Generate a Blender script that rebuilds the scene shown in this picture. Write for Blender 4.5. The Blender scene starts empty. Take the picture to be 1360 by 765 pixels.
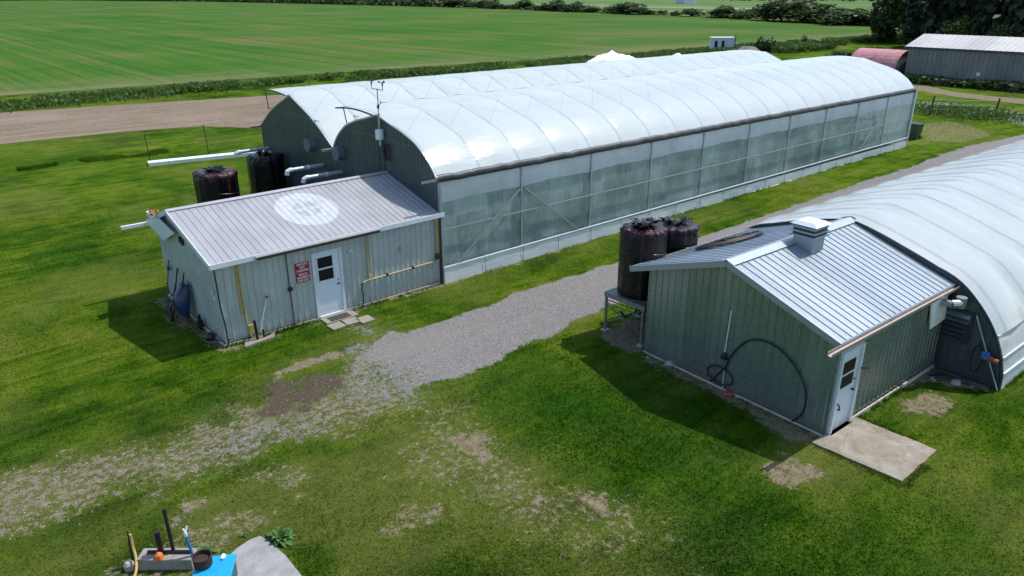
import bpy, math, random
import numpy as np
random.seed(7); rng = np.random.default_rng(11)
R = math.radians
scene = bpy.context.scene
COL = scene.collection

# ------------------------------------------------------------------ camera
CAM = np.array([-14.994, -21.870, 10.435])
cd = bpy.data.cameras.new('camera'); cam = bpy.data.objects.new('camera', cd); COL.objects.link(cam)
cd.sensor_width = 36; cd.lens = 25.948; cd.clip_start = .1; cd.clip_end = 6000
from mathutils import Matrix, Vector
Rv = Vector((.76174528, -.64786002, -.0046401)); Uv = Vector((.24621273, .28285416, .92702363)); Fv = Vector((.59926908, .70729832, -.3749742))
m = Matrix((Rv, Uv, -Fv)).transposed().to_4x4(); m.translation = Vector(CAM)
cam.matrix_world = m
scene.camera = cam

# ------------------------------------------------------------------ light
w = bpy.data.worlds.new('World'); scene.world = w; w.use_nodes = True
nt = w.node_tree; bg = nt.nodes['Background']
sky = nt.nodes.new('ShaderNodeTexSky'); sky.sky_type = 'NISHITA'; sky.sun_disc = False
SUN_EL, SUN_AZ = R(58), R(102)      # azimuth measured clockwise from +y : the sun stands over +x
sky.sun_elevation = SUN_EL; sky.sun_rotation = SUN_AZ
sky.air_density = 1.0; sky.dust_density = 1.0; sky.ozone_density = 1.0
nt.links.new(sky.outputs[0], bg.inputs[0]); bg.inputs[1].default_value = .15
sl = bpy.data.lights.new('sun', 'SUN'); sl.energy = 3.15; sl.angle = R(.5); sl.color = (1, .96, .9)
so = bpy.data.objects.new('sun', sl); COL.objects.link(so)
sd = Vector((math.sin(SUN_AZ) * math.cos(SUN_EL), math.cos(SUN_AZ) * math.cos(SUN_EL), math.sin(SUN_EL)))
so.rotation_euler = sd.to_track_quat('Z', 'Y').to_euler(); so.location = (30, 0, 40)
vs = scene.view_settings; vs.view_transform = 'Standard'; vs.look = 'None'; vs.gamma = 1; vs.exposure = 0.42
scene.cycles.use_denoising = True
scene.cycles.max_bounces = 10; scene.cycles.transparent_max_bounces = 24
scene.cycles.sample_clamp_indirect = 4

# ------------------------------------------------------------------ object helpers
def link(o, parent=None):
    COL.objects.link(o)
    if parent is not None: o.parent = parent
    return o
def tag(o, label=None, cat=None, group=None, kind=None):
    if label: o['label'] = label
    if cat: o['category'] = cat
    if group: o['group'] = group
    if kind: o['kind'] = kind
    return o
def thing(name, label, cat, loc=(0, 0, 0), group=None):
    o = bpy.data.objects.new(name, None); o.location = loc; o.empty_display_size = .3
    COL.objects.link(o); return tag(o, label, cat, group)
def wloc(p):
    v = Vector((0, 0, 0))
    while p is not None: v += p.location; p = p.parent
    return v
def copy_tree(o, parent=None):
    c = o.copy(); COL.objects.link(c)
    if parent is not None: c.parent = parent
    for ch in list(o.children): copy_tree(ch, c)
    return c

class MB:
    """collects faces in world coordinates; build() links them as one mesh object"""
    def __init__(s, T=None): s.v = []; s.f = []; s.T = T
    def add(s, vs, fs):
        n = len(s.v); s.v += [tuple(v) for v in vs]; s.f += [tuple(i + n for i in f) for f in fs]; return s
    def box(s, x0, x1, y0, y1, z0, z1):
        return s.add([(x0,y0,z0),(x1,y0,z0),(x1,y1,z0),(x0,y1,z0),(x0,y0,z1),(x1,y0,z1),(x1,y1,z1),(x0,y1,z1)],
                     [(0,3,2,1),(4,5,6,7),(0,1,5,4),(1,2,6,5),(2,3,7,6),(3,0,4,7)])
    def bar(s, a, b, w, h=None, up=(0, 0, 1)):
        h = h or w; a = Vector(a); b = Vector(b); d = (b - a).normalized(); u = Vector(up)
        if abs(d.dot(u)) > .98: u = Vector((1, 0, 0))
        x = d.cross(u).normalized(); y = x.cross(d).normalized(); vs = []
        for p in (a, b):
            for sx, sy in ((-1,-1),(1,-1),(1,1),(-1,1)): vs.append(p + x * sx * w / 2 + y * sy * h / 2)
        return s.add(vs, [(0,3,2,1),(4,5,6,7),(0,1,5,4),(1,2,6,5),(2,3,7,6),(3,0,4,7)])
    def tube(s, pts, r, n=8, closed=False, cap=True):
        pts = [Vector(p) for p in pts]; k = len(pts); rs = r if isinstance(r, (list, tuple)) else [r] * k
        vs = []; prev = None
        for i, p in enumerate(pts):
            if closed: d = pts[(i + 1) % k] - pts[i - 1]
            else: d = pts[min(i + 1, k - 1)] - pts[max(i - 1, 0)]
            d.normalize()
            if prev is None:
                u = Vector((0, 0, 1)) if abs(d.z) < .9 else Vector((1, 0, 0)); prev = d.cross(u).normalized()
            x = (prev - d * prev.dot(d)).normalized(); y = d.cross(x); prev = x
            for j in range(n):
                a = 2 * math.pi * j / n; vs.append(p + (x * math.cos(a) + y * math.sin(a)) * rs[i])
        fs = []
        for i in range(k if closed else k - 1):
            i2 = (i + 1) % k
            for j in range(n): fs.append((i*n+j, i*n+(j+1)%n, i2*n+(j+1)%n, i2*n+j))
        if not closed and cap:
            fs.append(tuple(range(n - 1, -1, -1))); fs.append(tuple((k-1)*n + j for j in range(n)))
        return s.add(vs, fs)
    def lathe(s, c, prof, n=24, axis='z', wob=None):
        vs = []; k = len(prof)
        for i, (r, h) in enumerate(prof):
            for j in range(n):
                a = 2 * math.pi * j / n; rr = r * (1 + (wob(i, a) if wob else 0))
                q = (rr * math.cos(a), rr * math.sin(a), h)
                if axis == 'x': q = (h, q[0], q[1])
                if axis == 'y': q = (q[0], h, q[1])
                vs.append((c[0] + q[0], c[1] + q[1], c[2] + q[2]))
        fs = [(i*n+j, i*n+(j+1)%n, (i+1)*n+(j+1)%n, (i+1)*n+j) for i in range(k-1) for j in range(n)]
        fs.append(tuple(range(n - 1, -1, -1))); fs.append(tuple((k-1)*n + j for j in range(n)))
        return s.add(vs, fs)
    def grid(s, P):
        """P[i][j] points"""
        a = len(P); b = len(P[0])
        return s.add([p for row in P for p in row], [(i*b+j, i*b+j+1, (i+1)*b+j+1, (i+1)*b+j) for i in range(a-1) for j in range(b-1)])
    def ribbed(s, O, U, V, N, L, bot, top, pitch=.225, rib=.05, h=.022, start=.0):
        O, U, V, N = map(Vector, (O, U, V, N)); st = []; x = start
        br = [(0, 0)]
        while x < L:
            for dx, hh in ((0, 0), (.012, h), (rib - .012, h), (rib, 0)):
                if 0 < x + dx < L: br.append((x + dx, hh))
            x += pitch
        br.append((L, 0)); P = []
        nseg = 1
        for (u, hh) in br:
            b0, t0 = bot(u), top(u)
            P.append([O + U * u + V * (b0 + (t0 - b0) * q / nseg) + N * hh for q in range(nseg + 1)])
        return s.grid(P)
    def build(s, name, mat, parent=None, smooth=False, label=None, bevel=0, recalc=False):
        v = s.v
        if s.T: v = [s.T(p) for p in v]
        off = wloc(parent); me = bpy.data.meshes.new(name)
        me.from_pydata([(p[0]-off[0], p[1]-off[1], p[2]-off[2]) for p in v], [], s.f)
        me.materials.append(mat)
        if smooth: me.polygons.foreach_set('use_smooth', [True] * len(me.polygons))
        me.update(); o = link(bpy.data.objects.new(name, me), parent)
        if label: o['label'] = label
        if bevel:
            b = o.modifiers.new('bevel', 'BEVEL'); b.width = bevel; b.segments = 2; b.limit_method = 'ANGLE'
        return o
def one(mb, name, mat, label, cat, loc, group=None, kind=None, **k):
    o = mb.build(name, mat, None, **k)
    for v in o.data.vertices: v.co -= Vector(loc)
    o.location = loc
    return tag(o, label, cat, group, kind)

# ------------------------------------------------------------------ material helpers
def newmat(name):
    mt = bpy.data.materials.new(name); mt.use_nodes = True; n = mt.node_tree
    return mt, n, n.nodes['Principled BSDF'], n.nodes['Material Output']
def noise(n, vec, scale, detail=4, rough=.6, dist=0):
    t = n.nodes.new('ShaderNodeTexNoise'); t.inputs['Scale'].default_value = scale; t.inputs['Detail'].default_value = detail
    t.inputs['Roughness'].default_value = rough; t.inputs['Distortion'].default_value = dist
    if vec is not None: n.links.new(vec, t.inputs['Vector'])
    return t.outputs[0]
def ramp(n, fac, stops):
    r = n.nodes.new('ShaderNodeValToRGB'); e = r.color_ramp.elements
    while len(e) < len(stops): e.new(.5)
    for q, (p, c) in zip(e, stops):
        q.position = p; q.color = (*c, 1) if len(c) == 3 else c
    n.links.new(fac, r.inputs[0]); return r.outputs[0]
def mix(n, f, a, b, mode='MIX'):
    x = n.nodes.new('ShaderNodeMix'); x.data_type = 'RGBA'; x.blend_type = mode
    for s_, v in ((0, f), (6, a), (7, b)):
        if hasattr(v, 'is_linked') or hasattr(v, 'links'): n.links.new(v, x.inputs[s_])
        else: x.inputs[s_].default_value = v if s_ == 0 else (*v, 1)
    return x.outputs[2]
def math_(n, op, a, b=None, c=None, clamp=False):
    x = n.nodes.new('ShaderNodeMath'); x.operation = op; x.use_clamp = clamp
    for i, v in enumerate((a, b, c)):
        if v is None: continue
        if hasattr(v, 'links'): n.links.new(v, x.inputs[i])
        else: x.inputs[i].default_value = v
    return x.outputs[0]
def geo(n): return n.nodes.new('ShaderNodeNewGeometry')
def mapping(n, vec, scale=(1, 1, 1), rot=(0, 0, 0)):
    x = n.nodes.new('ShaderNodeMapping'); x.inputs['Scale'].default_value = scale; x.inputs['Rotation'].default_value = rot
    n.links.new(vec, x.inputs['Vector']); return x.outputs[0]
def bump(n, h, strength, dist, bsdf):
    b = n.nodes.new('ShaderNodeBump'); b.inputs['Strength'].default_value = strength; b.inputs['Distance'].default_value = dist
    n.links.new(h, b.inputs['Height']); n.links.new(b.outputs[0], bsdf.inputs['Normal']); return b

def simple(name, col, rough=.6, metal=0., var=.15, scale=3., streak=None, spec=.5, grime=None, bmp=0, sheet_=None):
    mt, n, b, o = newmat(name); P = geo(n).outputs['Position']
    a = noise(n, P, scale, 6, .65); b2 = noise(n, P, scale * 9, 4, .6)
    f = math_(n, 'ADD', math_(n, 'MULTIPLY', a, .6), math_(n, 'MULTIPLY', b2, .4))
    lo = tuple(c * (1 - var * 2) for c in col); hi = tuple(min(1, c * (1 + var * 2)) for c in col)
    c = ramp(n, f, [(.25, lo), (.75, hi)])
    if streak:      # vertical weather streaks
        s_ = noise(n, mapping(n, P, (streak[0], streak[0], .35)), 1.0, 5, .7)
        c = mix(n, math_(n, 'MULTIPLY', ramp(n, s_, [(.42, (0, 0, 0)), (.72, (1, 1, 1))]), streak[1]), c, streak[2])
    if sheet_:      # every metal sheet weathered a little differently
        sq = n.nodes.new('ShaderNodeSeparateXYZ'); n.links.new(P, sq.inputs[0]); fl = math_(n, 'FLOOR', math_(n, 'DIVIDE', sq.outputs[sheet_[0]], sheet_[1]))
        wn = n.nodes.new('ShaderNodeTexWhiteNoise'); wn.noise_dimensions = '1D'; n.links.new(fl, wn.inputs['W'])
        c = mix(n, 1.0, c, ramp(n, wn.outputs['Value'], [(0, (.86, .87, .88)), (1, (1.08, 1.07, 1.06))]), 'MULTIPLY')
    if grime:       # splash dirt patches near the ground
        sep = n.nodes.new('ShaderNodeSeparateXYZ'); n.links.new(P, sep.inputs[0])
        z = math_(n, 'SUBTRACT', grime[0], sep.outputs[2]); z = math_(n, 'DIVIDE', z, grime[0], clamp=True)
        z = math_(n, 'MULTIPLY', z, math_(n, 'MULTIPLY', noise(n, P, 4, 5, .7), 1.6), clamp=True)
        c = mix(n, z, c, grime[1])
    n.links.new(c, b.inputs['Base Color']); b.inputs['Metallic'].default_value = metal
    r = math_(n, 'ADD', math_(n, 'MULTIPLY', b2, .25), rough - .12, clamp=True); n.links.new(r, b.inputs['Roughness'])
    b.inputs['Specular IOR Level'].default_value = spec
    if bmp: bump(n, b2, .5, bmp, b)
    return mt

M = {}
M['shed_wall'] = simple('weathered_pale_cladding', (.46, .515, .52), .42, .2, .13, 1.3, (7, .5, (.31, .37, .36)), grime=(.35, (.30, .28, .22)))
M['shed_roof'] = simple('grey_white_roof_metal', (.46, .46, .49), .42, .25, .08, .9, (1.5, .35, (.42, .42, .40)))
M['shed_roof_paint'] = simple('white_roof_paint', (.80, .82, .82), .5, 0, .05, 2)
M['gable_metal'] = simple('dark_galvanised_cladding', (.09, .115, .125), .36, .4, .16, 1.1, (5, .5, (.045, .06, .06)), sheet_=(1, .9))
M['rshed_wall'] = simple('galvanised_wall_cladding', (.29, .35, .345), .27, .6, .1, 1.0, (5, .35, (.13, .175, .155)), grime=(.4, (.2, .18, .13)), sheet_=(1, .94))
M['rshed_roof'] = simple('blue_grey_roof_metal', (.29, .345, .39), .38, .25, .10, 1.6, (1.2, .3, (.36, .40, .43)), sheet_=(0, .81))
M['rshed_roof_rib'] = simple('blue_grey_roof_metal_trim', (.34, .40, .44), .35, .4, .05)
M['trim_white'] = simple('white_painted_trim', (.62, .68, .72), .45, 0, .08, 4)
M['white_door'] = simple('white_door_paint', (.66, .74, .82), .4, 0, .04, 2, grime=(.5, (.45, .45, .4)))
M['glass_dark'] = simple('dark_window_glass', (.012, .014, .016), .35, 0, .1, spec=.15)
M['black_plastic'] = simple('black_plastic', (.012, .012, .014), .35, 0, .2)
M['rubber'] = simple('black_rubber_hose', (.012, .012, .012), .5, 0, .2)
M['gutter_brown'] = simple('weathered_gutter', (.38, .33, .30), .5, .1, .15, 6)
M['gutter_dark'] = simple('dark_eave_strip', (.045, .05, .055), .5, .2, .35, 3)
M['galv'] = simple('galvanised_steel', (.40, .43, .44), .38, .8, .12, 5)
M['frame_steel'] = simple('greenhouse_frame_steel', (.36, .42, .42), .4, .5, .08, 5)
M['pvc'] = simple('grey_pvc_pipe', (.42, .46, .50), .35, .1, .1, 5)
M['yellow_stain'] = simple('yellowed_conduit', (.45, .36, .12), .6, 0, .15, 6)
M['hood'] = simple('blue_grey_hood', (.13, .17, .21), .4, .2, .1, 4)
M['stand'] = simple('dull_galvanised_angle', (.20, .22, .23), .5, .5, .2, 6)
M['tan_pipe'] = simple('tan_conduit', (.48, .38, .22), .5, 0, .1, 6)
M['foundation'] = simple('concrete_footing', (.50, .47, .40), .85, 0, .15, 5, bmp=.01)
M['concrete'] = simple('worn_concrete', (.42, .37, .29), .9, 0, .22, 1.6, bmp=.01)
M['concrete_grey'] = simple('grey_concrete', (.29, .285, .285), .9, 0, .22, 4, bmp=.01)
M['block'] = simple('rough_concrete_block', (.30, .28, .24), .9, 0, .25, 9, bmp=.02)
M['cyan'] = simple('bright_blue_plastic', (.01, .33, .64), .45, 0, .14, 6)
M['teal_dark'] = simple('dark_teal_plastic', (.01, .10, .11), .45, 0, .1)
M['blue_post'] = simple('blue_painted_steel', (.03, .16, .42), .4, 0, .15, 8)
M['rust'] = simple('rusty_iron', (.05, .028, .022), .7, .2, .35, 12, bmp=.01)
M['rust_in'] = simple('rusty_brown_water', (.14, .075, .06), .25, 0, .2, 9)
M['orange'] = simple('orange_plastic', (.85, .17, .02), .45, 0, .1)
M['yellow_wood'] = simple('yellow_wood', (.50, .33, .09), .6, 0, .2, 9)
M['red_plastic'] = simple('faded_red_plastic', (.36, .07, .05), .45, 0, .1)
M['sign_red'] = simple('red_sign_face', (.32, .012, .03), .4, 0, .06)
M['sign_white'] = simple('white_sign_paint', (.80, .72, .74), .5, 0, .03)
M['navy'] = simple('dark_blue_barrow_plastic', (.018, .035, .10), .35, 0, .15, 5)
M['green_bin'] = simple('dark_green_plastic', (.006, .035, .022), .4, 0, .12, 5)
M['mat'] = simple('dark_door_mat', (.05, .045, .04), .95, 0, .2, 20)
M['white_board'] = simple('white_weathered_board', (.74, .80, .74), .7, 0, .15, 6)
M['post_dark'] = simple('dark_metal_post', (.03, .035, .03), .6, .3, .2)
M['wood_old'] = simple('weathered_wood_post', (.10, .085, .065), .85, 0, .3, 8)
M['barn_wall'] = simple('grey_barn_cladding', (.20, .21, .21), .55, .3, .18, .8, (2, .6, (.11, .115, .11)), sheet_=(1, 1.5))
M['barn_roof'] = simple('pale_barn_roof', (.48, .475, .46), .5, .15, .1, .35, (.8, .4, (.52, .50, .46)), sheet_=(1, 2.4))
M['red_roof'] = simple('faded_red_roof', (.46, .17, .19), .55, .1, .25, 1.0, (1.5, .6, (.58, .40, .42)))
M['cabin'] = simple('white_cabin_panel', (.52, .60, .68), .5, 0, .06, 2)
M['heap_white'] = simple('white_tarp', (.80, .80, .82), .5, 0, .06, 3)
M['junk'] = simple('mixed_scrap', (.10, .085, .10), .7, .1, .8, 5)
M['stone'] = simple('pale_stone', (.38, .37, .33), .85, 0, .25, 8)
M['patio'] = simple('concrete_paver', (.27, .245, .20), .9, 0, .2, 5, bmp=.01)
M['leaf_orange'] = simple('dry_orange_leaves', (.5, .25, .04), .8, 0, .3, 20)

def wrap_mat():
    mt, n, b, o = newmat('black_plastic_wrap'); P = geo(n).outputs['Position']
    a = noise(n, P, 5, 6, .75, 1.2)
    sep = n.nodes.new('ShaderNodeSeparateXYZ')
    at = n.nodes.new('ShaderNodeAttribute'); at.attribute_name = 'red'
    c = mix(n, math_(n, 'MULTIPLY', at.outputs['Fac'], ramp(n, noise(n, P, 7, 4, .8, 2), [(.52, (0, 0, 0)), (.57, (1, 1, 1))])), (.003, .0035, .0045), (.34, .06, .08))
    n.links.new(c, b.inputs['Base Color']); b.inputs['Roughness'].default_value = .16
    b.inputs['Specular IOR Level'].default_value = .32
    w_ = noise(n, mapping(n, P, (6, 6, 1.2)), 1.6, 5, .7, 1.0)
    bump(n, math_(n, 'ADD', w_, math_(n, 'MULTIPLY', a, .4)), .6, .06, b); return mt
M['wrap'] = wrap_mat()

def film_mat(name, base, trans, transp, rough, dirt=.1, tint=(.9, .95, .94), bmp=.02, streaks=False, hoop_shade=None):
    mt, n, b, o = newmat(name); P = geo(n).outputs['Position']
    a = noise(n, P, .55, 5, .65, .6)
    c = ramp(n, a, [(.3, tuple(x * (1 - dirt) for x in base)), (.7, base)])
    if hoop_shade is not None:   # shadows of the hoop tubes through the film, painted as darker bands
        sx = n.nodes.new('ShaderNodeSeparateXYZ'); n.links.new(mapping(n, P, (1, 1, 1), (0, 0, hoop_shade[0])), sx.inputs[0])
        q = math_(n, 'PINGPONG', math_(n, 'ADD', sx.outputs[0], 200 + hoop_shade[1]), 1.0)
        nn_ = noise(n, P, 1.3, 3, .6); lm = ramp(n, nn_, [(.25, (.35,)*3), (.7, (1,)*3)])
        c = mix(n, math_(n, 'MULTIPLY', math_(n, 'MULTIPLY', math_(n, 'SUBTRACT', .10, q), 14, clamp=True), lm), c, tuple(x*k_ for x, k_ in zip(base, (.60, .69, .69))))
        if hoop_shade[2]:    # cross-brace shadows, painted into the film colour as faint diagonals
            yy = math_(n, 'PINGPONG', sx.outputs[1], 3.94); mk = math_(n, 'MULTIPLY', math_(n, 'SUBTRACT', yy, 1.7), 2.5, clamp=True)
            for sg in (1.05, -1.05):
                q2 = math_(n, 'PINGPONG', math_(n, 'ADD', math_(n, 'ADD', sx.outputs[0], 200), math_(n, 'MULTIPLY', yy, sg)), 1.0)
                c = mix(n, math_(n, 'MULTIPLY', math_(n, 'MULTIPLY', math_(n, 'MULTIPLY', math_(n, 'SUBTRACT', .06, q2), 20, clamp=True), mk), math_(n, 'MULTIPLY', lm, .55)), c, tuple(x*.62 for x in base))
    n.links.new(c, b.inputs['Base Color']); b.inputs['Roughness'].default_value = rough; b.inputs['Specular IOR Level'].default_value = .5
    wr = noise(n, mapping(n, P, (.5, 2.0, 2.0)), 1.1, 5, .6, 1.5)
    bp = bump(n, wr, .55, bmp, b)
    t = n.nodes.new('ShaderNodeBsdfTranslucent'); n.links.new(c, t.inputs[0])
    m1 = n.nodes.new('ShaderNodeMixShader'); m1.inputs[0].default_value = trans
    n.links.new(b.outputs[0], m1.inputs[1]); n.links.new(t.outputs[0], m1.inputs[2])
    tr = n.nodes.new('ShaderNodeBsdfTransparent'); tr.inputs[0].default_value = (*tint, 1)
    m2 = n.nodes.new('ShaderNodeMixShader'); n.links.new(m1.outputs[0], m2.inputs[1]); n.links.new(tr.outputs[0], m2.inputs[2])
    if streaks:
        s_ = noise(n, mapping(n, P, (9, 9, .8)), 1, 5, .7); s2 = noise(n, P, .45, 4, .6)
        f = math_(n, 'ADD', math_(n, 'MULTIPLY', s_, .45), math_(n, 'MULTIPLY', s2, .75))
        r_ = ramp(n, f, [(.38, (transp * .25,) * 3), (.66, (min(1, transp * 1.9),) * 3)]); n.links.new(r_, m2.inputs[0])
    else: m2.inputs[0].default_value = transp
    n.links.new(m2.outputs[0], o.inputs[0]); return mt
AR_ = -.0358
M['roof_film'] = film_mat('white_greenhouse_film', (.655, .71, .70), .16, .03, .17, .09, bmp=.03, hoop_shade=(0, 0, 1))
M['roof_film_r'] = film_mat('milky_greenhouse_film', (.62, .67, .665), .18, .04, .18, .12, bmp=.03, hoop_shade=(-AR_, 0, 0))
M['side_film'] = film_mat('clear_side_film', (.68, .88, .83), .36, .26, .26, .34, (.80, .92, .88), .012, True)
M['roll_film'] = film_mat('rolled_curtain_film', (.88, .93, .95), .34, .10, .25, .2, streaks=True)
M['skirt'] = film_mat('white_skirt_panel', (.86, .92, .93), .12, .04, .35, .12)
M['hoop'] = simple('hoop_tube', (.20, .24, .24), .4, .6, .05)

# ---- leaves
def leaf_mat(name, stops, trans=.3, rough=.55):
    mt, n, b, o = newmat(name); g = geo(n)
    f = math_(n, 'ADD', math_(n, 'MULTIPLY', g.outputs['Random Per Island'], .55), math_(n, 'MULTIPLY', noise(n, g.outputs['Position'], .45, 3), .45))
    c = ramp(n, f, stops); n.links.new(c, b.inputs['Base Color']); b.inputs['Roughness'].default_value = rough; b.inputs['Specular IOR Level'].default_value = .25
    t = n.nodes.new('ShaderNodeBsdfTranslucent'); n.links.new(c, t.inputs[0])
    m1 = n.nodes.new('ShaderNodeMixShader'); m1.inputs[0].default_value = trans
    n.links.new(b.outputs[0], m1.inputs[1]); n.links.new(t.outputs[0], m1.inputs[2]); n.links.new(m1.outputs[0], o.inputs[0]); return mt
M['leaf_dark'] = leaf_mat('dark_conifer_leaves', [(.2, (.010, .020, .012)), (.8, (.036, .060, .030))], .1)
M['leaf_mid'] = leaf_mat('hedge_leaves', [(.2, (.022, .050, .014)), (.5, (.045, .085, .024)), (.8, (.085, .125, .045))])
M['leaf_olive'] = leaf_mat('olive_leaves', [(.2, (.045, .085, .018)), (.8, (.13, .19, .05))])
M['leaf_ditch'] = leaf_mat('tall_grass_leaves', [(.2, (.055, .11, .018)), (.6, (.095, .17, .032)), (.9, (.20, .24, .09))], .4)
M['leaf_weed'] = leaf_mat('broad_weed_leaves', [(.2, (.06, .15, .03)), (.8, (.16, .29, .08))])
M['leaf_crop'] = leaf_mat('greenhouse_crop_leaves', [(.2, (.04, .12, .05)), (.8, (.14, .30, .10))])
M['bark'] = simple('bark', (.08, .06, .045), .9, 0, .3, 5)
M['junk_soil'] = simple('dark_plant_soil', (.06, .045, .03), .95, 0, .3, 5)

# ------------------------------------------------------------------ ground masks
POLY = {
'gravel':[(60,-4.6),(50,-3.9),(43.88,-3.02),(39.50,-2.95),(33.37,-3.2),(28.20,-3.05),(23.68,-3.05),(19.09,-3.15),(11.56,-3.08),(8.23,-2.86),(5.16,-2.83),(1.31,-2.66),(-1.40,-3.03),(-3.44,-2.85),(-3.88,-2.40),(-4.97,-3.06),(-6.02,-3.67),(-6.51,-4.87),(-6.52,-6.2),(-6.00,-6.5),(-5.12,-6.24),(-3.90,-6.37),(-2.73,-6.43),(-1.28,-6.04),(-0.32,-6.16),(1.20,-5.86),(3.13,-5.76),(5.10,-5.90),(12,-6.3),(30,-6.6),(42,-7.4),(52,-9),(64,-12),(64,-7)],
'track':[(-5.36,-3.27),(-6.75,-3.97),(-9.09,-3.64),(-11.36,-3.89),(-13.02,-3.55),(-14.82,-3.00),(-17.5,-2.6),(-24,-2.2),(-24,-5.6),(-17.5,-5.4),(-15.3,-6.0),(-14.01,-6.1),(-12.60,-6.35),(-11.37,-6.5),(-10.20,-6.6),(-9.24,-6.38),(-8.38,-6.69),(-7.48,-7.01),(-6.90,-7.51),(-5.69,-7.09),(-5.00,-6.06)],
'gap':[(-7.6,-4.6),(-6.2,-3.6),(-4.2,-3.2),(-4.2,-6.6),(-5.5,-7.2),(-7.4,-6.6)],
'soil':[(-8.77,-3.64),(-8.02,-3.45),(-6.75,-3.97),(-7.09,-4.54),(-8.01,-5.09),(-8.82,-4.99),(-9.20,-4.32)],
'pale':[(-7.89,-2.49),(-6.95,-2.42),(-5.93,-2.64),(-5.90,-2.9),(-6.76,-2.9),(-7.93,-3.0)],
'grey':[(-11.09,-4.79),(-10.21,-4.42),(-9.06,-4.59),(-8.25,-5.14),(-7.16,-4.76),(-7.48,-5.80),(-8.44,-6.31),(-9.52,-6.27),(-10.46,-6.27),(-10.89,-5.80)],
'pathl':[(-4.72,-0.88),(-3.69,-1.37),(-3.78,-2.48),(-4.73,-3.12),(-5.53,-3.12),(-5.80,-2.89),(-5.00,-2.17)],
'dry':[(-6.41,-6.72),(-5.47,-6.76),(-4.93,-8.74),(-4.86,-10.99),(-4.87,-12.50),(-4.63,-14.05),(-5.05,-14.60),(-6.33,-14.73),(-7.65,-13.60),(-7.49,-12.50),(-7.64,-11.14),(-7.95,-9.85),(-8.59,-8.94),(-7.43,-8.37)],
'd1':[(-6.08,-8.67),(-5.35,-9.16),(-5.51,-9.91),(-6.02,-10.49),(-6.08,-10.05),(-6.22,-9.33)],
'd2':[(-5.98,-11.72),(-5.51,-11.95),(-5.81,-12.39),(-6.29,-12.31)],
'd3':[(-5.09,-12.49),(-4.85,-12.91),(-4.85,-13.85),(-5.08,-14.0),(-5.3,-13.42),(-5.30,-12.85)],
'd4':[(-7.07,-10.79),(-6.69,-11.12),(-6.99,-11.37),(-7.23,-11.09)],
'd5':[(-0.91,-14.40),(-0.09,-14.90),(0.03,-15.60),(-0.38,-16.00),(-1.41,-15.48),(-1.62,-14.94)],
'd6':[(4.36,-15.25),(5.56,-15.75),(5.33,-16.41),(4.24,-16.45),(3.73,-15.73)],
'd7':[(1.6,-8.9),(1.50,-9.91),(1.43,-11.92),(1.20,-13.86),(1.1,-14.81),(0.42,-14.61),(0.63,-12.88),(0.89,-10.70),(.8,-9.4)],
'd8':[(3.39,-14.7),(5.97,-14.97),(7.27,-14.86),(7.2,-16.71),(6.4,-16.7),(6.20,-15.58),(5.14,-15.12),(3.16,-14.99)],
'dry2':[(1.17,-17.34),(2.56,-17.79),(2.46,-18.45),(2.74,-19.40),(-0.01,-20.16),(-1.21,-19.14),(0.65,-18.90),(0.33,-17.99)],
'endp':[(40.9,0.13),(38.94,-2.45),(41.08,-4.02),(44.86,-4.62),(42.05,-5.54),(37.68,-3.88),(39.6,-1.33)],
'tt1':[(76.50,15.42),(77.33,13.68),(74.19,9.30),(73.19,5.31),(73.88,0.19),(76,-8),(71,-8),(69.29,-1.07),(69.4,3.73),(70.2,8.16),(73.00,13.92)],
'tt2':[(63.36,9.06),(65.24,6.64),(64.68,3.11),(62.71,-1.18),(60.47,-3.50),(54.37,-5.18),(56,-2.3),(60.19,3.43),(60.27,7.76)],
'dp':[(50.19,3.22),(53.98,2.34),(51.90,-0.71),(49.21,-2.69),(44.38,-2.34),(42.76,-0.14)],
'lush':[(-3.53,-6.6),(-1.14,-6.6),(0.57,-9.69),(-1.68,-14.89),(-3.49,-17.17),(-4.76,-15.48),(-4.04,-13.89),(-4.42,-10.29),(-4.7,-7.29)],
'lush2':[(-1,-16.5),(0.3,-17.5),(.8,-18.6),(-1.3,-18.9),(-2.5,-20),(-7,-17),(-5,-15.5)],
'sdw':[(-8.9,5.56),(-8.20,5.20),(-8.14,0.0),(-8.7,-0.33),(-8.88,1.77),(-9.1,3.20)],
'bareR':[(1.30,-6.9),(3.2,-6.9),(3.2,-8.9),(1.4,-8.9),(1.0,-8.6),(0.93,-7.6)],
'dfr':[(-13.6,-8.1),(-12.9,-7.9),(-12,-8.7),(-11.6,-9.1),(-12.2,-10.2),(-13.6,-10.2)],
'st2':[(-11.9,-6.9),(-11.2,-7.0),(-11.6,-7.5),(-12.3,-7.9),(-12.5,-7.6)],
'edge':[(-8.5,-.02),(-.1,-.02),(12,-.02),(12,-.28),(3,-.34),(0,-.42),(-2,-.3),(-4,-.45),(-6,-.35),(-8.6,-.4)],
}
def sdf(poly, x, y):
    """signed distance, negative inside"""
    P = np.array(poly); n = len(P); d = np.full(x.shape, 1e9); s_ = np.ones(x.shape)
    for i in range(n):
        a = P[i]; b = P[i-1]; e = b - a; wx = x - a[0]; wy = y - a[1]
        t = np.clip((wx*e[0] + wy*e[1]) / (e@e + 1e-9), 0, 1); bx = wx - e[0]*t; by = wy - e[1]*t
        d = np.minimum(d, bx*bx + by*by)
        c1 = y >= a[1]; c2 = y < b[1]; c3 = e[0]*wy > e[1]*wx
        s_ = np.where((c1 & c2 & c3) | (~c1 & ~c2 & ~c3), -s_, s_)
    return s_ * np.sqrt(d)
_tab = rng.random((256, 256))
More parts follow.
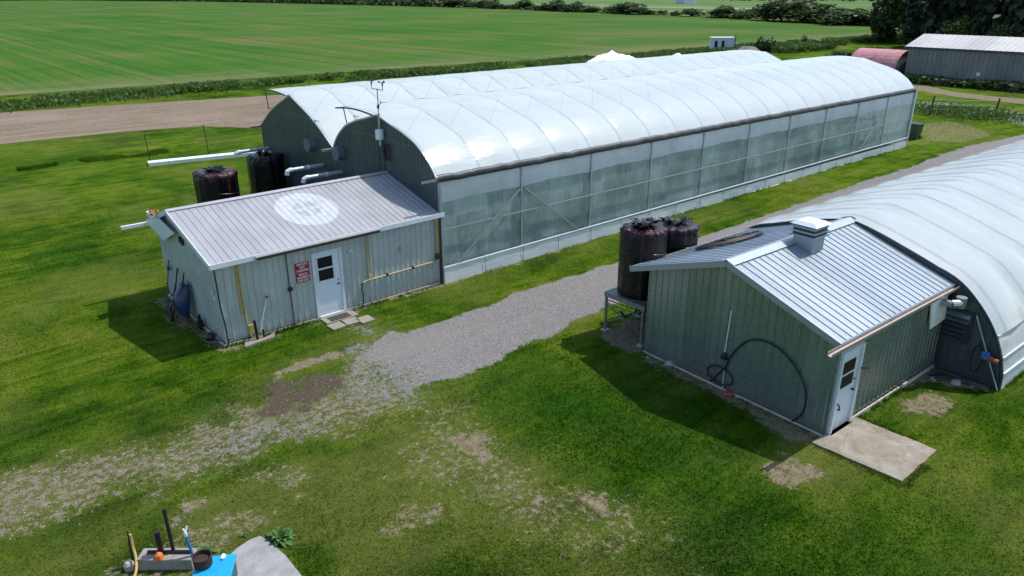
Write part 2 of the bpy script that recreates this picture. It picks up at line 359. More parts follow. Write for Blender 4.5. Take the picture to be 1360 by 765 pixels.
def vnoise(x, y, s=1.):
    x = x*s; y = y*s; xi = np.floor(x).astype(int); yi = np.floor(y).astype(int); fx = x-xi; fy = y-yi
    fx = fx*fx*(3-2*fx); fy = fy*fy*(3-2*fy); g = lambda i, j: _tab[i % 256, j % 256]
    return (g(xi,yi)*(1-fx)+g(xi+1,yi)*fx)*(1-fy) + (g(xi,yi+1)*(1-fx)+g(xi+1,yi+1)*fx)*fy
def fbm(x, y, s=1., o=4): return sum(vnoise(x+17*k, y-31*k, s*2**k) * .5**k for k in range(o)) / sum(.5**k for k in range(o))
def inside(name, x, y, soft=.25, nz=.35):
    near = np.ones(x.shape, bool); P = np.array(POLY[name]); pad = 2
    near = (x > P[:,0].min()-pad) & (x < P[:,0].max()+pad) & (y > P[:,1].min()-pad) & (y < P[:,1].max()+pad)
    out = np.zeros(x.shape)
    if near.any():
        xx, yy = x[near], y[near]; d = sdf(POLY[name], xx, yy) + (fbm(xx, yy, 1.7) - .5) * nz * 2
        out[near] = np.clip(.5 - d / (2*soft), 0, 1)
    return out
def masks(x, y):
    gr = inside('gravel', x, y, .16, .22)*np.clip(.15 + (x + 7.3 + 1.6*(fbm(x, y, .9)-.5))/4.2, .3, 1)
    gr = np.maximum(gr, .56 * inside('grey', x, y, 1.0, 1.1)); gr = np.maximum(gr, .52 * inside('gap', x, y, 1.0, 1.0)); gr = np.maximum(gr, .37 * inside('track', x, y, .8, .8))
    gr = np.maximum(gr, .75 * inside('tt2', x, y, .8, .6)); gr = np.maximum(gr, .55 * inside('pathl', x, y, .6, .6))
    di = .60 * inside('track', x, y, .9, 1.0)
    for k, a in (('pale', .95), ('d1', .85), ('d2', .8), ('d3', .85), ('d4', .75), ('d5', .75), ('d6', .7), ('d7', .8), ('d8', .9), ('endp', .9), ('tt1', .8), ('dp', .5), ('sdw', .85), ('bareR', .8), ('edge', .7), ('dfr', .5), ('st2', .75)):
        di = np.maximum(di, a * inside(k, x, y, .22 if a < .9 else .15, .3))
    di = np.maximum(di, .49 * inside('dry', x, y, 1.2, 1.0)); di = np.maximum(di, .38 * inside('pathl', x, y, .5, .5))
    dr = np.maximum(inside('dry', x, y, 1.2, 1.0), inside('track', x, y, .8, .8)); dr = np.maximum(dr, inside('dry2', x, y, 1.4, 1.0))
    dr = np.maximum(dr, inside('dp', x, y, 1.4, 1)); dr = np.maximum(dr, .8*inside('d5', x, y, 1, 1)); dr = np.maximum(dr, .7*inside('d6', x, y, 1.2, 1))
    lu = np.maximum(inside('lush', x, y, 1.5, .8), .8*inside('lush2', x, y, 1.5, 1))
    so_ = inside('soil', x, y, .55, .9)
    low = np.clip((-5.5 - y)/2, 0, 1) * np.clip((2.5 - x)/2, 0, 1) * (1 - .85*lu)
    dr = np.maximum(dr*(.35+1.1*fbm(x, y, .9, 3)), low*np.clip((fbm(x+9, y, .45, 4)-.44)*5, 0, .85))
    di = np.maximum(di, low*np.clip((fbm(x-40, y+7, .6, 4)-.54)*5, 0, .52))
    dr = np.maximum(dr, .45*np.clip((fbm(x-90, y+50, .22, 4)-.52)*6, 0, 1))
    lu = np.maximum(lu, .8*np.clip((fbm(x+33, y-60, .35, 3)-.55)*8, 0, 1)*(1-dr))
    return gr, di, np.clip(dr, 0, 1), lu, so_

# ------------------------------------------------------------------ ground colour node network (shared by soil sheet and tufts)
def grass_colour(n, P):
    big = noise(n, P, .13, 4, .6, .5); mid = noise(n, P, .9, 4, .65, .4); fine = noise(n, P, 13, 5, .8)
    mow = noise(n, mapping(n, P, (.16, 1.35, 1), (0, 0, R(24))), 1, 4, .6, 1.3)
    c = ramp(n, math_(n, 'ADD', math_(n, 'ADD', math_(n, 'MULTIPLY', big, .40), math_(n, 'MULTIPLY', mid, .30)), math_(n, 'MULTIPLY', mow, .30)),
             [(.40, (.016, .052, .003)), (.465, (.042, .096, .005)), (.53, (.086, .142, .009)), (.61, (.148, .178, .030))])
    return mix(n, .75, c, ramp(n, fine, [(.32, (.28, .3, .28)), (.68, (1.6, 1.6, 1.4))]), 'MULTIPLY')
def ground_mat():
    mt, n, b, o = newmat('ground_surface'); P = geo(n).outputs['Position']
    at = n.nodes.new('ShaderNodeAttribute'); at.attribute_name = 'mask'
    s_ = n.nodes.new('ShaderNodeSeparateColor'); n.links.new(at.outputs['Color'], s_.inputs[0])
    a2 = n.nodes.new('ShaderNodeAttribute'); a2.attribute_name = 'mask2'
    s2 = n.nodes.new('ShaderNodeSeparateColor'); n.links.new(a2.outputs['Color'], s2.inputs[0])
    g = grass_colour(n, P)
    g = mix(n, math_(n, 'MULTIPLY', s_.outputs[2], .75), g, mix(n, noise(n, P, 2.2, 5, .7), (.075, .115, .014), (.20, .185, .06)))     # dry
    g = mix(n, math_(n, 'MULTIPLY', s2.outputs[0], .55), g, mix(n, noise(n, P, 6, 4, .7), (.010, .055, .004), (.035, .115, .009)))  # lush
    sp = noise(n, P, 5, 8, .85); sp2 = noise(n, P, 45, 3, .7)
    def thr(mask, k, off, sharp):
        x = math_(n, 'ADD', mask, math_(n, 'MULTIPLY', math_(n, 'SUBTRACT', sp, .5), k)); x = math_(n, 'SUBTRACT', x, off)
        return math_(n, 'MULTIPLY', x, sharp, clamp=True)
    dirt = mix(n, ramp(n, noise(n, P, 5, 5, .75), [(.3, (0, 0, 0)), (.7, (1, 1, 1))]), (.14, .115, .075), (.33, .275, .18))
    dirt = mix(n, .6, dirt, ramp(n, sp2, [(.3, (.5, .5, .5)), (.7, (1.4, 1.4, 1.4))]), 'MULTIPLY')
    c = mix(n, thr(s_.outputs[1], 3.0, .5, 7), g, dirt)
    vo = n.nodes.new('ShaderNodeTexVoronoi'); vo.inputs['Scale'].default_value = 42; n.links.new(P, vo.inputs['Vector'])
    sv = n.nodes.new('ShaderNodeSeparateColor'); n.links.new(vo.outputs['Color'], sv.inputs[0])
    grv = ramp(n, sv.outputs[0], [(0, (.14, .135, .132)), (.5, (.225, .218, .214)), (.85, (.30, .292, .287)), (1, (.46, .447, .435))])
    grv = mix(n, ramp(n, noise(n, P, .8, 5, .7), [(.42, (0, 0, 0)), (.75, (.55, .55, .55))]), grv, (.25, .215, .165))
    grv = mix(n, ramp(n, noise(n, mapping(n, P, (.06, 1.1, 1)), 1.3, 4, .6, .4), [(.48, (0, 0, 0)), (.62, (.6, .6, .6))]), grv, (.27, .25, .23))
    c = mix(n, thr(s_.outputs[0], 2.4, .42, 5), c, grv)
    so1 = thr(s2.outputs[1], 1.0, .4, 4)
    c = mix(n, so1, c, mix(n, sp2, (.045, .035, .022), (.16, .13, .09)))
    n.links.new(c, b.inputs['Base Color']); b.inputs['Roughness'].default_value = 1; b.inputs['Specular IOR Level'].default_value = .02
    bump(n, math_(n, 'ADD', sp2, math_(n, 'MULTIPLY', sp, 2)), .7, .05, b); return mt
M['ground'] = ground_mat()
def tuft_mat():
    mt, n, b, o = newmat('grass_blades'); g = geo(n); P = g.outputs['Position']
    c = grass_colour(n, P)
    at = n.nodes.new('ShaderNodeAttribute'); at.attribute_name = 'mask'
    s_ = n.nodes.new('ShaderNodeSeparateColor'); n.links.new(at.outputs['Color'], s_.inputs[0])
    c = mix(n, math_(n, 'MULTIPLY', s_.outputs[2], .65), c, (.15, .18, .04)); c = mix(n, math_(n, 'MULTIPLY', s_.outputs[0], .5), c, (.024, .090, .007))
    c = mix(n, .8, c, ramp(n, g.outputs['Random Per Island'], [(0, (.55, .6, .5)), (.7, (1.35, 1.35, 1.2)), (1, (1.9, 1.8, 1.7))]), 'MULTIPLY')
    n.links.new(c, b.inputs['Base Color']); b.inputs['Roughness'].default_value = .7; b.inputs['Specular IOR Level'].default_value = .05
    t = n.nodes.new('ShaderNodeBsdfTranslucent'); n.links.new(c, t.inputs[0]); m1 = n.nodes.new('ShaderNodeMixShader'); m1.inputs[0].default_value = .35
    n.links.new(b.outputs[0], m1.inputs[1]); n.links.new(t.outputs[0], m1.inputs[2]); n.links.new(m1.outputs[0], o.inputs[0]); return mt
M['tuft'] = tuft_mat()

def sheet(name, xs, ys, z=0., keep=None, mat=None, hz=None):
    X, Y = np.meshgrid(xs, ys, indexing='ij'); nx, ny = X.shape; x = X.ravel(); y = Y.ravel()
    zz = np.full(x.shape, z) if hz is None else hz(x, y) + z
    me = bpy.data.meshes.new(name); idx = np.arange(nx*ny).reshape(nx, ny)
    f = np.stack([idx[:-1,:-1], idx[1:,:-1], idx[1:,1:], idx[:-1,1:]], -1).reshape(-1, 4)
    gr, di, dr, lu, so_ = masks(x, y)
    if keep is not None:
        kk = keep(x, y, gr, di); f = f[kk[f].mean(1) > .5]
        used = np.unique(f); mp = np.zeros(nx*ny, int); mp[used] = np.arange(len(used)); f = mp[f]
        x, y, zz, gr, di, dr, lu, so_ = (q[used] for q in (x, y, zz, gr, di, dr, lu, so_))
    me.vertices.add(len(x)); me.vertices.foreach_set('co', np.stack([x, y, zz], 1).astype(np.float32).ravel())
    me.loops.add(f.size); me.loops.foreach_set('vertex_index', f.astype(np.int32).ravel())
    me.polygons.add(len(f)); me.polygons.foreach_set('loop_start', np.arange(0, f.size, 4, dtype=np.int32))
    me.update(calc_edges=True)
    for nm, ch in (('mask', (gr, di, dr)), ('mask2', (lu, so_, so_*0))):
        a = me.color_attributes.new(nm, 'FLOAT_COLOR', 'POINT')
        a.data.foreach_set('color', np.stack([*ch, np.ones(len(x))], 1).astype(np.float32).ravel())
    me.materials.append(mat or M['ground']); me.validate()
    o = link(bpy.data.objects.new(name, me)); o['kind'] = 'structure'; return o
xs = np.concatenate([[-3000, -800, -200, -60, -40, -30, -25], np.arange(-22, 10, .125), np.arange(10, 80, .3), [81, 85, 90, 100, 130, 200, 300, 600, 1500, 4000]])
ys = np.concatenate([[-600, -120, -50, -30, -25], np.arange(-22, 2, .125), np.arange(2, 18, .3), [19, 22, 26, 30, 35, 42, 60, 80, 120, 250, 600, 1500, 4000]])
gnd = sheet('ground', xs, ys); gnd['label'] = 'mown green lawn with worn dry and dirt patches'
rd = sheet('gravel_road', np.concatenate([np.arange(-7, 8, .06), np.arange(8, 64, .2)]), np.arange(-13, -2, .06), .004, keep=lambda x, y, g, d: (inside('gravel', x, y, .16, .22) > .38).astype(float))
rd['label'] = 'grey gravel road running between the greenhouses'

# ---- field sheets
def field_mat():
    mt, n, b, o = newmat('young_crop_field'); P = geo(n).outputs['Position']
    rows = noise(n, mapping(n, P, (.42, .006, 1), (0, 0, R(-4))), 1, 5, .7); rows2 = noise(n, mapping(n, P, (1.5, .008, 1), (0, 0, R(-4))), 1, 3, .6)
    pat = noise(n, P, .022, 5, .65, .5); fine = noise(n, P, 1.5, 4, .8)
    f = math_(n, 'ADD', math_(n, 'MULTIPLY', rows, .40), math_(n, 'ADD', math_(n, 'MULTIPLY', pat, .34), math_(n, 'MULTIPLY', rows2, .26)))
    c = ramp(n, f, [(.39, (.020, .085, .004)), (.49, (.040, .122, .007)), (.535, (.080, .125, .020)), (.60, (.15, .13, .05))])
    c = mix(n, .6, c, ramp(n, fine, [(.3, (.5, .5, .5)), (.7, (1.5, 1.5, 1.5))]), 'MULTIPLY')
    sp = n.nodes.new('ShaderNodeSeparateXYZ'); n.links.new(P, sp.inputs[0])
    # bare tan headland along the ditch
    h = math_(n, 'SUBTRACT', math_(n, 'ADD', math_(n, 'MULTIPLY', sp.outputs[0], -.1), 93), sp.outputs[1]); h = math_(n, 'DIVIDE', h, 16, clamp=True)
    h = math_(n, 'MULTIPLY', h, ramp(n, noise(n, mapping(n, P, (.05, .2, 1)), 1, 5, .7), [(.35, (.1, .1, .1)), (.65, (1, 1, 1))]), clamp=True)
    c = mix(n, math_(n, 'MULTIPLY', h, .8), c, (.185, .17, .085))
    n.links.new(c, b.inputs['Base Color']); b.inputs['Roughness'].default_value = 1; b.inputs['Specular IOR Level'].default_value = .1
    return mt
def quad(name, pts, z, mat, label, kind='structure'):
    mb = MB(); mb.add([(p[0], p[1], z) for p in pts], [tuple(range(len(pts)))]); o = mb.build(name, mat); o['kind'] = kind; o['label'] = label; return o
quad('crop_field', [(-300, 77.5), (-6, 76.5), (33, 73.5), (66, 70.5), (100, 64), (155, 57.5), (205, 62), (215, 90), (232, 140), (250, 215), (263, 290), (280, 400), (282, 800), (200, 1150), (-900, 1200)], .02, field_mat(), 'wide green field of young crop rows behind the ditch')
def bed_mat():
    mt, n, b, o = newmat('bare_tilled_soil'); P = geo(n).outputs['Position']
    r = noise(n, mapping(n, P, (.08, 1.6, 1), (0, 0, R(14))), 1, 4, .7); f = noise(n, P, 2.5, 5, .8); g = noise(n, P, .12, 4, .6)
    c = ramp(n, math_(n, 'ADD', math_(n, 'MULTIPLY', r, .5), math_(n, 'MULTIPLY', f, .5)), [(.38, (.105, .075, .048)), (.62, (.27, .205, .135))])
    c = mix(n, ramp(n, g, [(.5, (0, 0, 0)), (.75, (.5, .5, .5))]), c, (.30, .24, .19))
    n.links.new(c, b.inputs['Base Color']); b.inputs['Roughness'].default_value = 1; bump(n, r, .8, .1, b); return mt
quad('tilled_bed', [(-120, 44), (-8.5, 44.2), (0, 43.6), (5.5, 42), (9, 37.5), (10.5, 32), (30, 30), (44, 50), (17, 57), (-6, 62.3), (-120, 72)], .015, bed_mat(), 'bare brown tilled soil strip beyond the lawn')
def far_mat():
    mt, n, b, o = newmat('far_meadow'); P = geo(n).outputs['Position']
    r = noise(n, mapping(n, P, (.035, .0012, 1), (0, 0, R(5))), 1, 4, .6); f = noise(n, P, .05, 5, .7); f2 = noise(n, P, .6, 4, .8)
    c = ramp(n, math_(n, 'ADD', math_(n, 'MULTIPLY', r, .65), math_(n, 'MULTIPLY', f, .35)), [(.36, (.055, .13, .025)), (.50, (.08, .16, .035)), (.58, (.16, .20, .09)), (.66, (.30, .28, .19))])
    c = mix(n, .4, c, ramp(n, f2, [(.3, (.6, .6, .6)), (.7, (1.4, 1.4, 1.4))]), 'MULTIPLY')
    n.links.new(c, b.inputs['Base Color']); b.inputs['Roughness'].default_value = 1; b.inputs['Specular IOR Level'].default_value = .1; return mt
quad('far_meadow', [(215, 40), (222, 90), (239, 140), (257, 215), (270, 290), (287, 400), (289, 800), (210, 1190), (0, 2600), (2600, 2600), (3000, -400), (260, -60)], .03, far_mat(), 'pale green meadow strips beyond the far hedgerow')
quad('grass_verge', [(150, 57), (205, 61), (216, 80), (230, 60), (230, -40), (120, -40), (97, 20), (95, 50), (100, 62)], .012, M['ground'], 'grass verge by the trees')

# ---- grass tufts
def tufts(name, n_t, sampler, hmin, hmax, blades, wid, reject, label):
    x, y = sampler(n_t); gr, di, dr, lu, so_ = masks(x, y)
    bare = np.clip(np.maximum(gr * 1.25, np.maximum(di, so_)), 0, 1); k = reject(x, y) & (rng.random(len(x)) > bare * 1.05)
    x, y, dr, lu, bare = x[k], y[k], dr[k], lu[k], bare[k]; n_ = len(x)
    h = (hmin + (hmax-hmin) * rng.random(n_)**2) * (1 - .4*dr) * (.8 + .5*lu) * (.55 + .9*fbm(x, y, .6))
    V = []; 
    for b_ in range(blades):
        a = rng.random(n_) * 6.283; l = rng.random(n_) * .9; a2 = a + 1.57 + rng.random(n_) * .6
        ox = x + (rng.random(n_)-.5) * .07; oy = y + (rng.random(n_)-.5) * .07; ww = wid * (.6 + rng.random(n_) * .8)
        V.append(np.stack([ox - np.cos(a2)*ww, oy - np.sin(a2)*ww, np.zeros(n_)], 1)); V.append(np.stack([ox + np.cos(a2)*ww, oy + np.sin(a2)*ww, np.zeros(n_)], 1))
        V.append(np.stack([ox + np.cos(a)*h*l, oy + np.sin(a)*h*l, h * (.75 + .4*rng.random(n_))], 1))
    V = np.stack(V, 1).reshape(-1, 3); nf = len(V)//3; me = bpy.data.meshes.new(name)
    me.vertices.add(len(V)); me.vertices.foreach_set('co', V.astype(np.float32).ravel()); me.loops.add(len(V)); me.loops.foreach_set('vertex_index', np.arange(len(V), dtype=np.int32))
    me.polygons.add(nf); me.polygons.foreach_set('loop_start', np.arange(0, len(V), 3, dtype=np.int32)); me.update(calc_edges=True)
    a = me.color_attributes.new('mask', 'FLOAT_COLOR', 'POINT'); rep = lambda q: np.repeat(q, 3*blades)
    a.data.foreach_set('color', np.stack([rep(lu), rep(bare), rep(dr), np.ones(len(V))], 1).astype(np.float32).ravel())
    me.materials.append(M['tuft']); o = link(bpy.data.objects.new(name, me)); o['kind'] = 'stuff'; o['label'] = label; return o
def in_buildings(x, y):
    a = (x > -8.4) & (x < 0) & (y > 0) & (y < 5.7); b = (x > 0) & (x < 40) & (y > 0) & (y < 15.8)
    c = (x > 1.4) & (x < 7.3) & (y < -8.95) & (y > -15); d = (x > 7.2) & (y < -6.7) & (y > -16.9-.034*(x-7))
    e = (x > .6) & (x < 2.6) & (y < -14.8) & (y > -17.1); f = (x > -12.1) & (x < -10.9) & (y > -11) & (y < -9.2)
    return ~(a | b | c | d | e | f)
def fan(n_):
    r = 11 + 34 * rng.random(n_)**1.5; t = R(49.7) + (rng.random(n_)-.5) * R(96)
    return CAM[0] + r*np.cos(t), CAM[1] + r*np.sin(t)
tufts('lawn_grass', 330000, fan, .02, .075, 2, .009, in_buildings, 'short mown grass blades covering the lawn')
def clov(n_):
    x, y = fan(n_); return x, y
tufts('clover_patches', 60000, clov, .015, .05, 3, .016, lambda x, y: in_buildings(x, y) & (fbm(x+70, y, .9, 3) > .53), 'low clover and broad-leaved weeds in the lawn')
# loose stones on the track and gravel
def pebbles():
    x = rng.uniform(-16, 3, 60000); y = rng.uniform(-8, -1, 60000); gr, di, dr, lu, so_ = masks(x, y); k = rng.random(60000) < np.clip(np.maximum(gr*.9, np.maximum(di*.55, so_*.9)) - .12, 0, .3); x, y = x[k], y[k]; n_ = len(x)
    s_ = .007 + .022*rng.random(n_)**4; b = np.array([(1,0,0),(0,1,0),(-1,0,0),(0,-1,0),(0,0,.8)]); V = (b[None]*(1+.5*(rng.random((n_,5,3))-.5)))*s_[:,None,None]; a = rng.random(n_)*6.28
    X = V[:,:,0]*np.cos(a)[:,None]-V[:,:,1]*np.sin(a)[:,None]+x[:,None]; Y = V[:,:,0]*np.sin(a)[:,None]+V[:,:,1]*np.cos(a)[:,None]+y[:,None]; V = np.stack([X, Y, V[:,:,2]+.003], 2).reshape(-1,3)
    F = (np.array([(0,1,4),(1,2,4),(2,3,4),(3,0,4)])[None]+np.arange(n_)[:,None,None]*5).reshape(-1,3); me = bpy.data.meshes.new('loose_stones')
    me.from_pydata(V.tolist(), [], F.tolist()); mt, n, b_, o_ = newmat('loose_stone'); g = geo(n); n.links.new(ramp(n, g.outputs['Random Per Island'], [(0, (.12,.11,.10)), (.6, (.22,.21,.195)), (1, (.38,.36,.33))]), b_.inputs['Base Color']); b_.inputs['Roughness'].default_value = .9
    me.materials.append(mt); o = link(bpy.data.objects.new('loose_stones', me)); o['kind'] = 'stuff'; o['label'] = 'loose pale stones scattered over the gravel and the dirt track'
pebbles()
def edge_pts(n_):
    # taller unmown fringe along walls and skirts
    L = [((-8.4,-.12),(-5.3,-.16)),((-4,-.14),(0,-.1)),((0,-.12),(40,-.12)),((1.2,-8.95),(.9,-14.9)),((-8.6,5.5),(-8.6,0)),((7.3,-16.95),(30,-17.9)),((3.3,-15.05),(7,-15.2)),((.6,-14.9),(.6,-17)),((.6,-17.1),(2.6,-17.1)),((2.65,-17),(2.65,-15))]
    w_ = np.array([math.dist(a,b) for a,b in L]); i = rng.choice(len(L), n_, p=w_/w_.sum()); A = np.array([a for a,_ in L])[i]; B = np.array([b for _,b in L])[i]
    t = rng.random((n_,1)); p = A+(B-A)*t + (rng.random((n_,2))-.5)*.16; return p[:,0], p[:,1]
tufts('wall_edge_grass', 9000, edge_pts, .06, .2, 3, .010, lambda x, y: vnoise(x, y, 1.3) > .45, 'taller grass fringe along the wall bases')
def dark_row(n_):
    return -9 + 9*rng.random(n_), 33.4 + rng.normal(0, .35, n_)
tufts('row_weeds', 7000, dark_row, .06, .2, 3, .02, lambda x, y: vnoise(x, y, .5) > .35, 'dark leafy weed rows in the lawn by the tilled bed')

# ================================================================== LEFT UTILITY SHED
EZ, RY, RZ = 2.78, 3.5, 3.72           # eave height, ridge line
def shed_top(y):                        # underside of the left shed's roof at y
    return (EZ + (RZ-EZ)*(y+.15)/(RY+.15) if y < RY else RZ - (RZ-EZ)*(y-RY)/(6.1-RY)) - .07
sh = thing('utility_shed', 'pale ribbed metal shed with white-grey roof and white door against the double greenhouse', 'shed', (-4.2, 2.8, 0))
X0 = -8.31
mb = MB(); mb.ribbed((X0, 0, 0), (1,0,0), (0,0,1), (0,-1,0), 3.12, lambda u: .09, lambda u: shed_top(0))
mb.ribbed((-5.19, 0, 0), (1,0,0), (0,0,1), (0,-1,0), 1.09, lambda u: 2.38, lambda u: shed_top(0), start=.03)
mb.ribbed((-4.10, 0, 0), (1,0,0), (0,0,1), (0,-1,0), 4.08, lambda u: .09, lambda u: shed_top(0), start=.10)
mb.build('wall', M['shed_wall'], sh)
mb = MB(); mb.ribbed((X0, 0, 0), (0,1,0), (0,0,1), (-1,0,0), 5.62, lambda u: .07, lambda u: shed_top(u)); mb.build('wall', M['shed_wall'], sh)
mb = MB(); mb.ribbed((X0, 5.62, 0), (1,0,0), (0,0,1), (0,1,0), 8.3, lambda u: .05, lambda u: shed_top(5.62)); mb.build('wall', M['shed_wall'], sh)
# roof: painted white disc with four bare windows lives in the roof paint itself
def roofL_mat():
    mt, n, b, o = newmat('shed_roof_with_painted_disc'); P = geo(n).outputs['Position']
    a = noise(n, P, 1.0, 6, .65); st = noise(n, mapping(n, P, (5.5, .5, .5)), 1, 4, .6)
    base = ramp(n, math_(n, 'ADD', math_(n, 'MULTIPLY', a, .5), math_(n, 'MULTIPLY', st, .5)), [(.32, (.33, .33, .335)), (.55, (.41, .41, .425)), (.75, (.49, .49, .495))])
    s_ = n.nodes.new('ShaderNodeSeparateXYZ'); n.links.new(P, s_.inputs[0])
    dx = math_(n, 'SUBTRACT', s_.outputs[0], -4.25); dy = math_(n, 'MULTIPLY', math_(n, 'SUBTRACT', s_.outputs[1], 1.95), .92)
    r = math_(n, 'SQRT', math_(n, 'ADD', math_(n, 'MULTIPLY', dx, dx), math_(n, 'MULTIPLY', dy, dy)))
    r = math_(n, 'ADD', r, math_(n, 'MULTIPLY', math_(n, 'SUBTRACT', noise(n, P, 9, 4), .5), .16))
    disc = math_(n, 'MULTIPLY', math_(n, 'SUBTRACT', 1.10, r), 14, clamp=True)
    ax = math_(n, 'ABSOLUTE', dx); ay = math_(n, 'ABSOLUTE', math_(n, 'ADD', dy, 0)); 
    win = math_(n, 'MULTIPLY', math_(n, 'SUBTRACT', .50, r), 14, clamp=True)
    cr = math_(n, 'MULTIPLY', math_(n, 'SUBTRACT', math_(n, 'MINIMUM', ax, ay), .06), 30, clamp=True)
    f = math_(n, 'MULTIPLY', disc, math_(n, 'SUBTRACT', 1, math_(n, 'MULTIPLY', math_(n, 'MULTIPLY', win, cr), .75)))
    c = mix(n, math_(n, 'MULTIPLY', f, ramp(n, noise(n, P, 4, 5, .7), [(.3, (.4,)*3), (.65, (.85,)*3)])), base, (.66, .68, .69)); n.links.new(c, b.inputs['Base Color'])
    b.inputs['Metallic'].default_value = .15; b.inputs['Roughness'].default_value = .42
    return mt
M['roofL'] = roofL_mat()
sl_ = math.hypot(RY+.15, RZ-EZ); V1 = ((0), (RY+.15)/sl_, (RZ-EZ)/sl_); N1 = (0, -V1[2], V1[1])
mb = MB(); mb.ribbed((-8.47, -.15, EZ), (1,0,0), V1, N1, 8.45, lambda u: 0, lambda u: sl_, rib=.035, h=.017)
mb.add([(-8.47,-.15,EZ-.05),(-.02,-.15,EZ-.05),(-.02,RY,RZ-.05),(-8.47,RY,RZ-.05)], [(0,1,2,3)]); roofo = mb.build('roof', M['roofL'], sh)
s2_ = math.hypot(6.1-RY, RZ-EZ); V2 = (0, (6.1-RY)/s2_, -(RZ-EZ)/s2_); N2 = (0, -V2[2], V2[1])
mb = MB(); mb.ribbed((-8.47, RY, RZ), (1,0,0), V2, N2, 8.45, lambda u: 0, lambda u: s2_, rib=.035, h=.017); mb.build('roof', M['roofL'], sh)
mb = MB(); mb.add([(-8.50,RY-.16,RZ-.005),(-.02,RY-.16,RZ-.005),(-.02,RY,RZ+.045),(-8.50,RY,RZ+.045),(-.02,RY+.16,RZ-.03),(-8.50,RY+.16,RZ-.03)], [(0,1,2,3),(3,2,4,5)]); mb.build('ridge_cap', M['shed_roof'], roofo)
mb = MB(); mb.box(-8.5, .13, -.19, -.152, EZ-.13, EZ+.03); mb.build('fascia', M['trim_white'], sh)
mb = MB(); mb.bar((-8.49,-.19,EZ-.05), (-8.49,RY,RZ-.05), .035, .16); mb.bar((-8.49,RY,RZ-.05), (-8.49,6.12,EZ-.05), .035, .16); mb.build('fascia', M['trim_white'], sh)
mb = MB(); mb.box(-7.05, -2.68, -.30, -.195, EZ-.12, EZ-.03); mb.build('gutter', M['gutter_dark'], sh)
mb = MB(); mb.box(-7.10, -2.62, -.315, -.19, EZ-.03, EZ-.005); mb.build('gutter_lip', M['gutter_brown'], sh)
mb = MB(); mb.bar((-9.35,6.2,EZ-.12), (-2,6.2,EZ-.12), .13, .11); mb.build('gutter', M['trim_white'], sh)
# torn white panel hanging off the back end of the gable
mb = MB(); mb.add([(-8.53,6.15,2.78),(-8.53,4.55,3.32),(-8.53,2.75,3.12),(-8.53,4.25,2.50),(-8.53,5.05,2.62)], [(0,1,2,3,4)]); mb.add([(-8.50,6.15,2.78),(-8.50,4.55,3.32),(-8.50,2.75,3.12),(-8.50,4.25,2.50),(-8.50,5.05,2.62)], [(4,3,2,1,0)])
mb.box(-8.75,-8.52,4.5,4.9,3.28,3.45); mb.build('gable_flap', M['trim_white'], sh, label='white sheet piece on the back corner of the gable end')
mb = MB(); 
for k in range(26):
    a = random.random()*6.28; r = random.random()*.2; c = Vector((-8.62+math.cos(a)*r*.8, 4.5+math.sin(a)*r, 3.46+random.random()*.12)); d = Vector((random.uniform(-1,1),random.uniform(-1,1),random.uniform(-1,1)))*.09; e = Vector((random.uniform(-1,1),random.uniform(-1,1),random.uniform(-1,1)))*.09
    mb.add([c, c+d, c+e+d*.5, c+e], [(0,1,2,3)])
one(mb, 'leaf_clump', M['leaf_orange'], 'small clump of dry orange leaves on the back gutter corner of the pale shed', 'leaves', (-8.62,4.5,3.46))
# footing
mb = MB(); mb.box(X0-.06, -.02, -.06, -.03, 0, .075); mb.box(X0-.09, X0-.03, -.06, 5.6, 0, .06); mb.build('footing', M['foundation'], sh)
# door
mb = MB(); mb.box(-5.19,-5.10,-.06,.02,.07,2.38); mb.box(-4.19,-4.10,-.06,.02,.07,2.38); mb.box(-5.10,-4.19,-.06,.02,2.30,2.38); mb.box(-5.10,-4.19,-.09,.02,.03,.09); mb.build('door_frame', M['trim_white'], sh)
mb = MB(); mb.box(-5.098,-4.192,-.02,.02,.092,2.298); dr = mb.build('door', M['white_door'], sh, bevel=.004)
for z0, z1 in ((1.80, 2.17), (1.34, 1.74)):
    mb = MB(); mb.box(-4.99,-4.45,-.034,-.021,z0,z1); mb.build('window', M['glass_dark'], dr)
mb = MB(); 
for zz in (2.17, 1.74, 1.30): mb.box(-5.03,-4.41,-.045,-.022,zz,zz+.05 if zz<2 else zz+.04)
mb.box(-5.03,-4.992,-.044,-.022,1.35,2.17); mb.box(-4.448,-4.41,-.044,-.022,1.35,2.17); mb.build('window_frame', M['trim_white'], dr)
mb = MB(); mb.tube([(-4.29,-.02,1.12),(-4.29,-.09,1.12)], .02); mb.tube([(-4.29,-.09,1.12),(-4.40,-.09,1.12)], .015); mb.build('door_handle', M['black_plastic'], dr); mb = MB(); mb.tube([(-4.29,-.02,1.25),(-4.29,-.045,1.25)], .022); mb.build('lock', M['black_plastic'], dr)
# corner trims, conduits, boxes
mb = MB(); mb.box(X0-.03, X0+.07, -.045, -.024, .08, 2.68); mb.build('corner_trim', M['shed_wall'], sh)
mb = MB(); mb.tube([(X0-.04,-.07,2.66),(X0-.03,-.08,1.4),(X0+.02,-.09,.75),(X0+.03,-.10,.06)], .022, 6); mb.build('black_cable', M['black_plastic'], sh)
mb = MB(); mb.tube([(-7.62,-.06,2.62),(-7.62,-.06,1.4),(-7.58,-.06,.3),(-7.50,-.09,.08)], .028, 6); mb.box(-7.72,-7.60,-.032,-.024,.9,2.6); mb.build('conduit', M['yellow_stain'], sh)
mb = MB(); mb.box(-7.56,-7.40,-.10,-.024,.22,.52); mb.build('wall_box', M['yellow_stain'], sh)
mb = MB(); mb.tube([(-6.05,-.05,2.66),(-6.05,-.05,1.5),(-6.03,-.05,.08)], .016, 6); mb.build('black_cable', M['black_plastic'], sh)
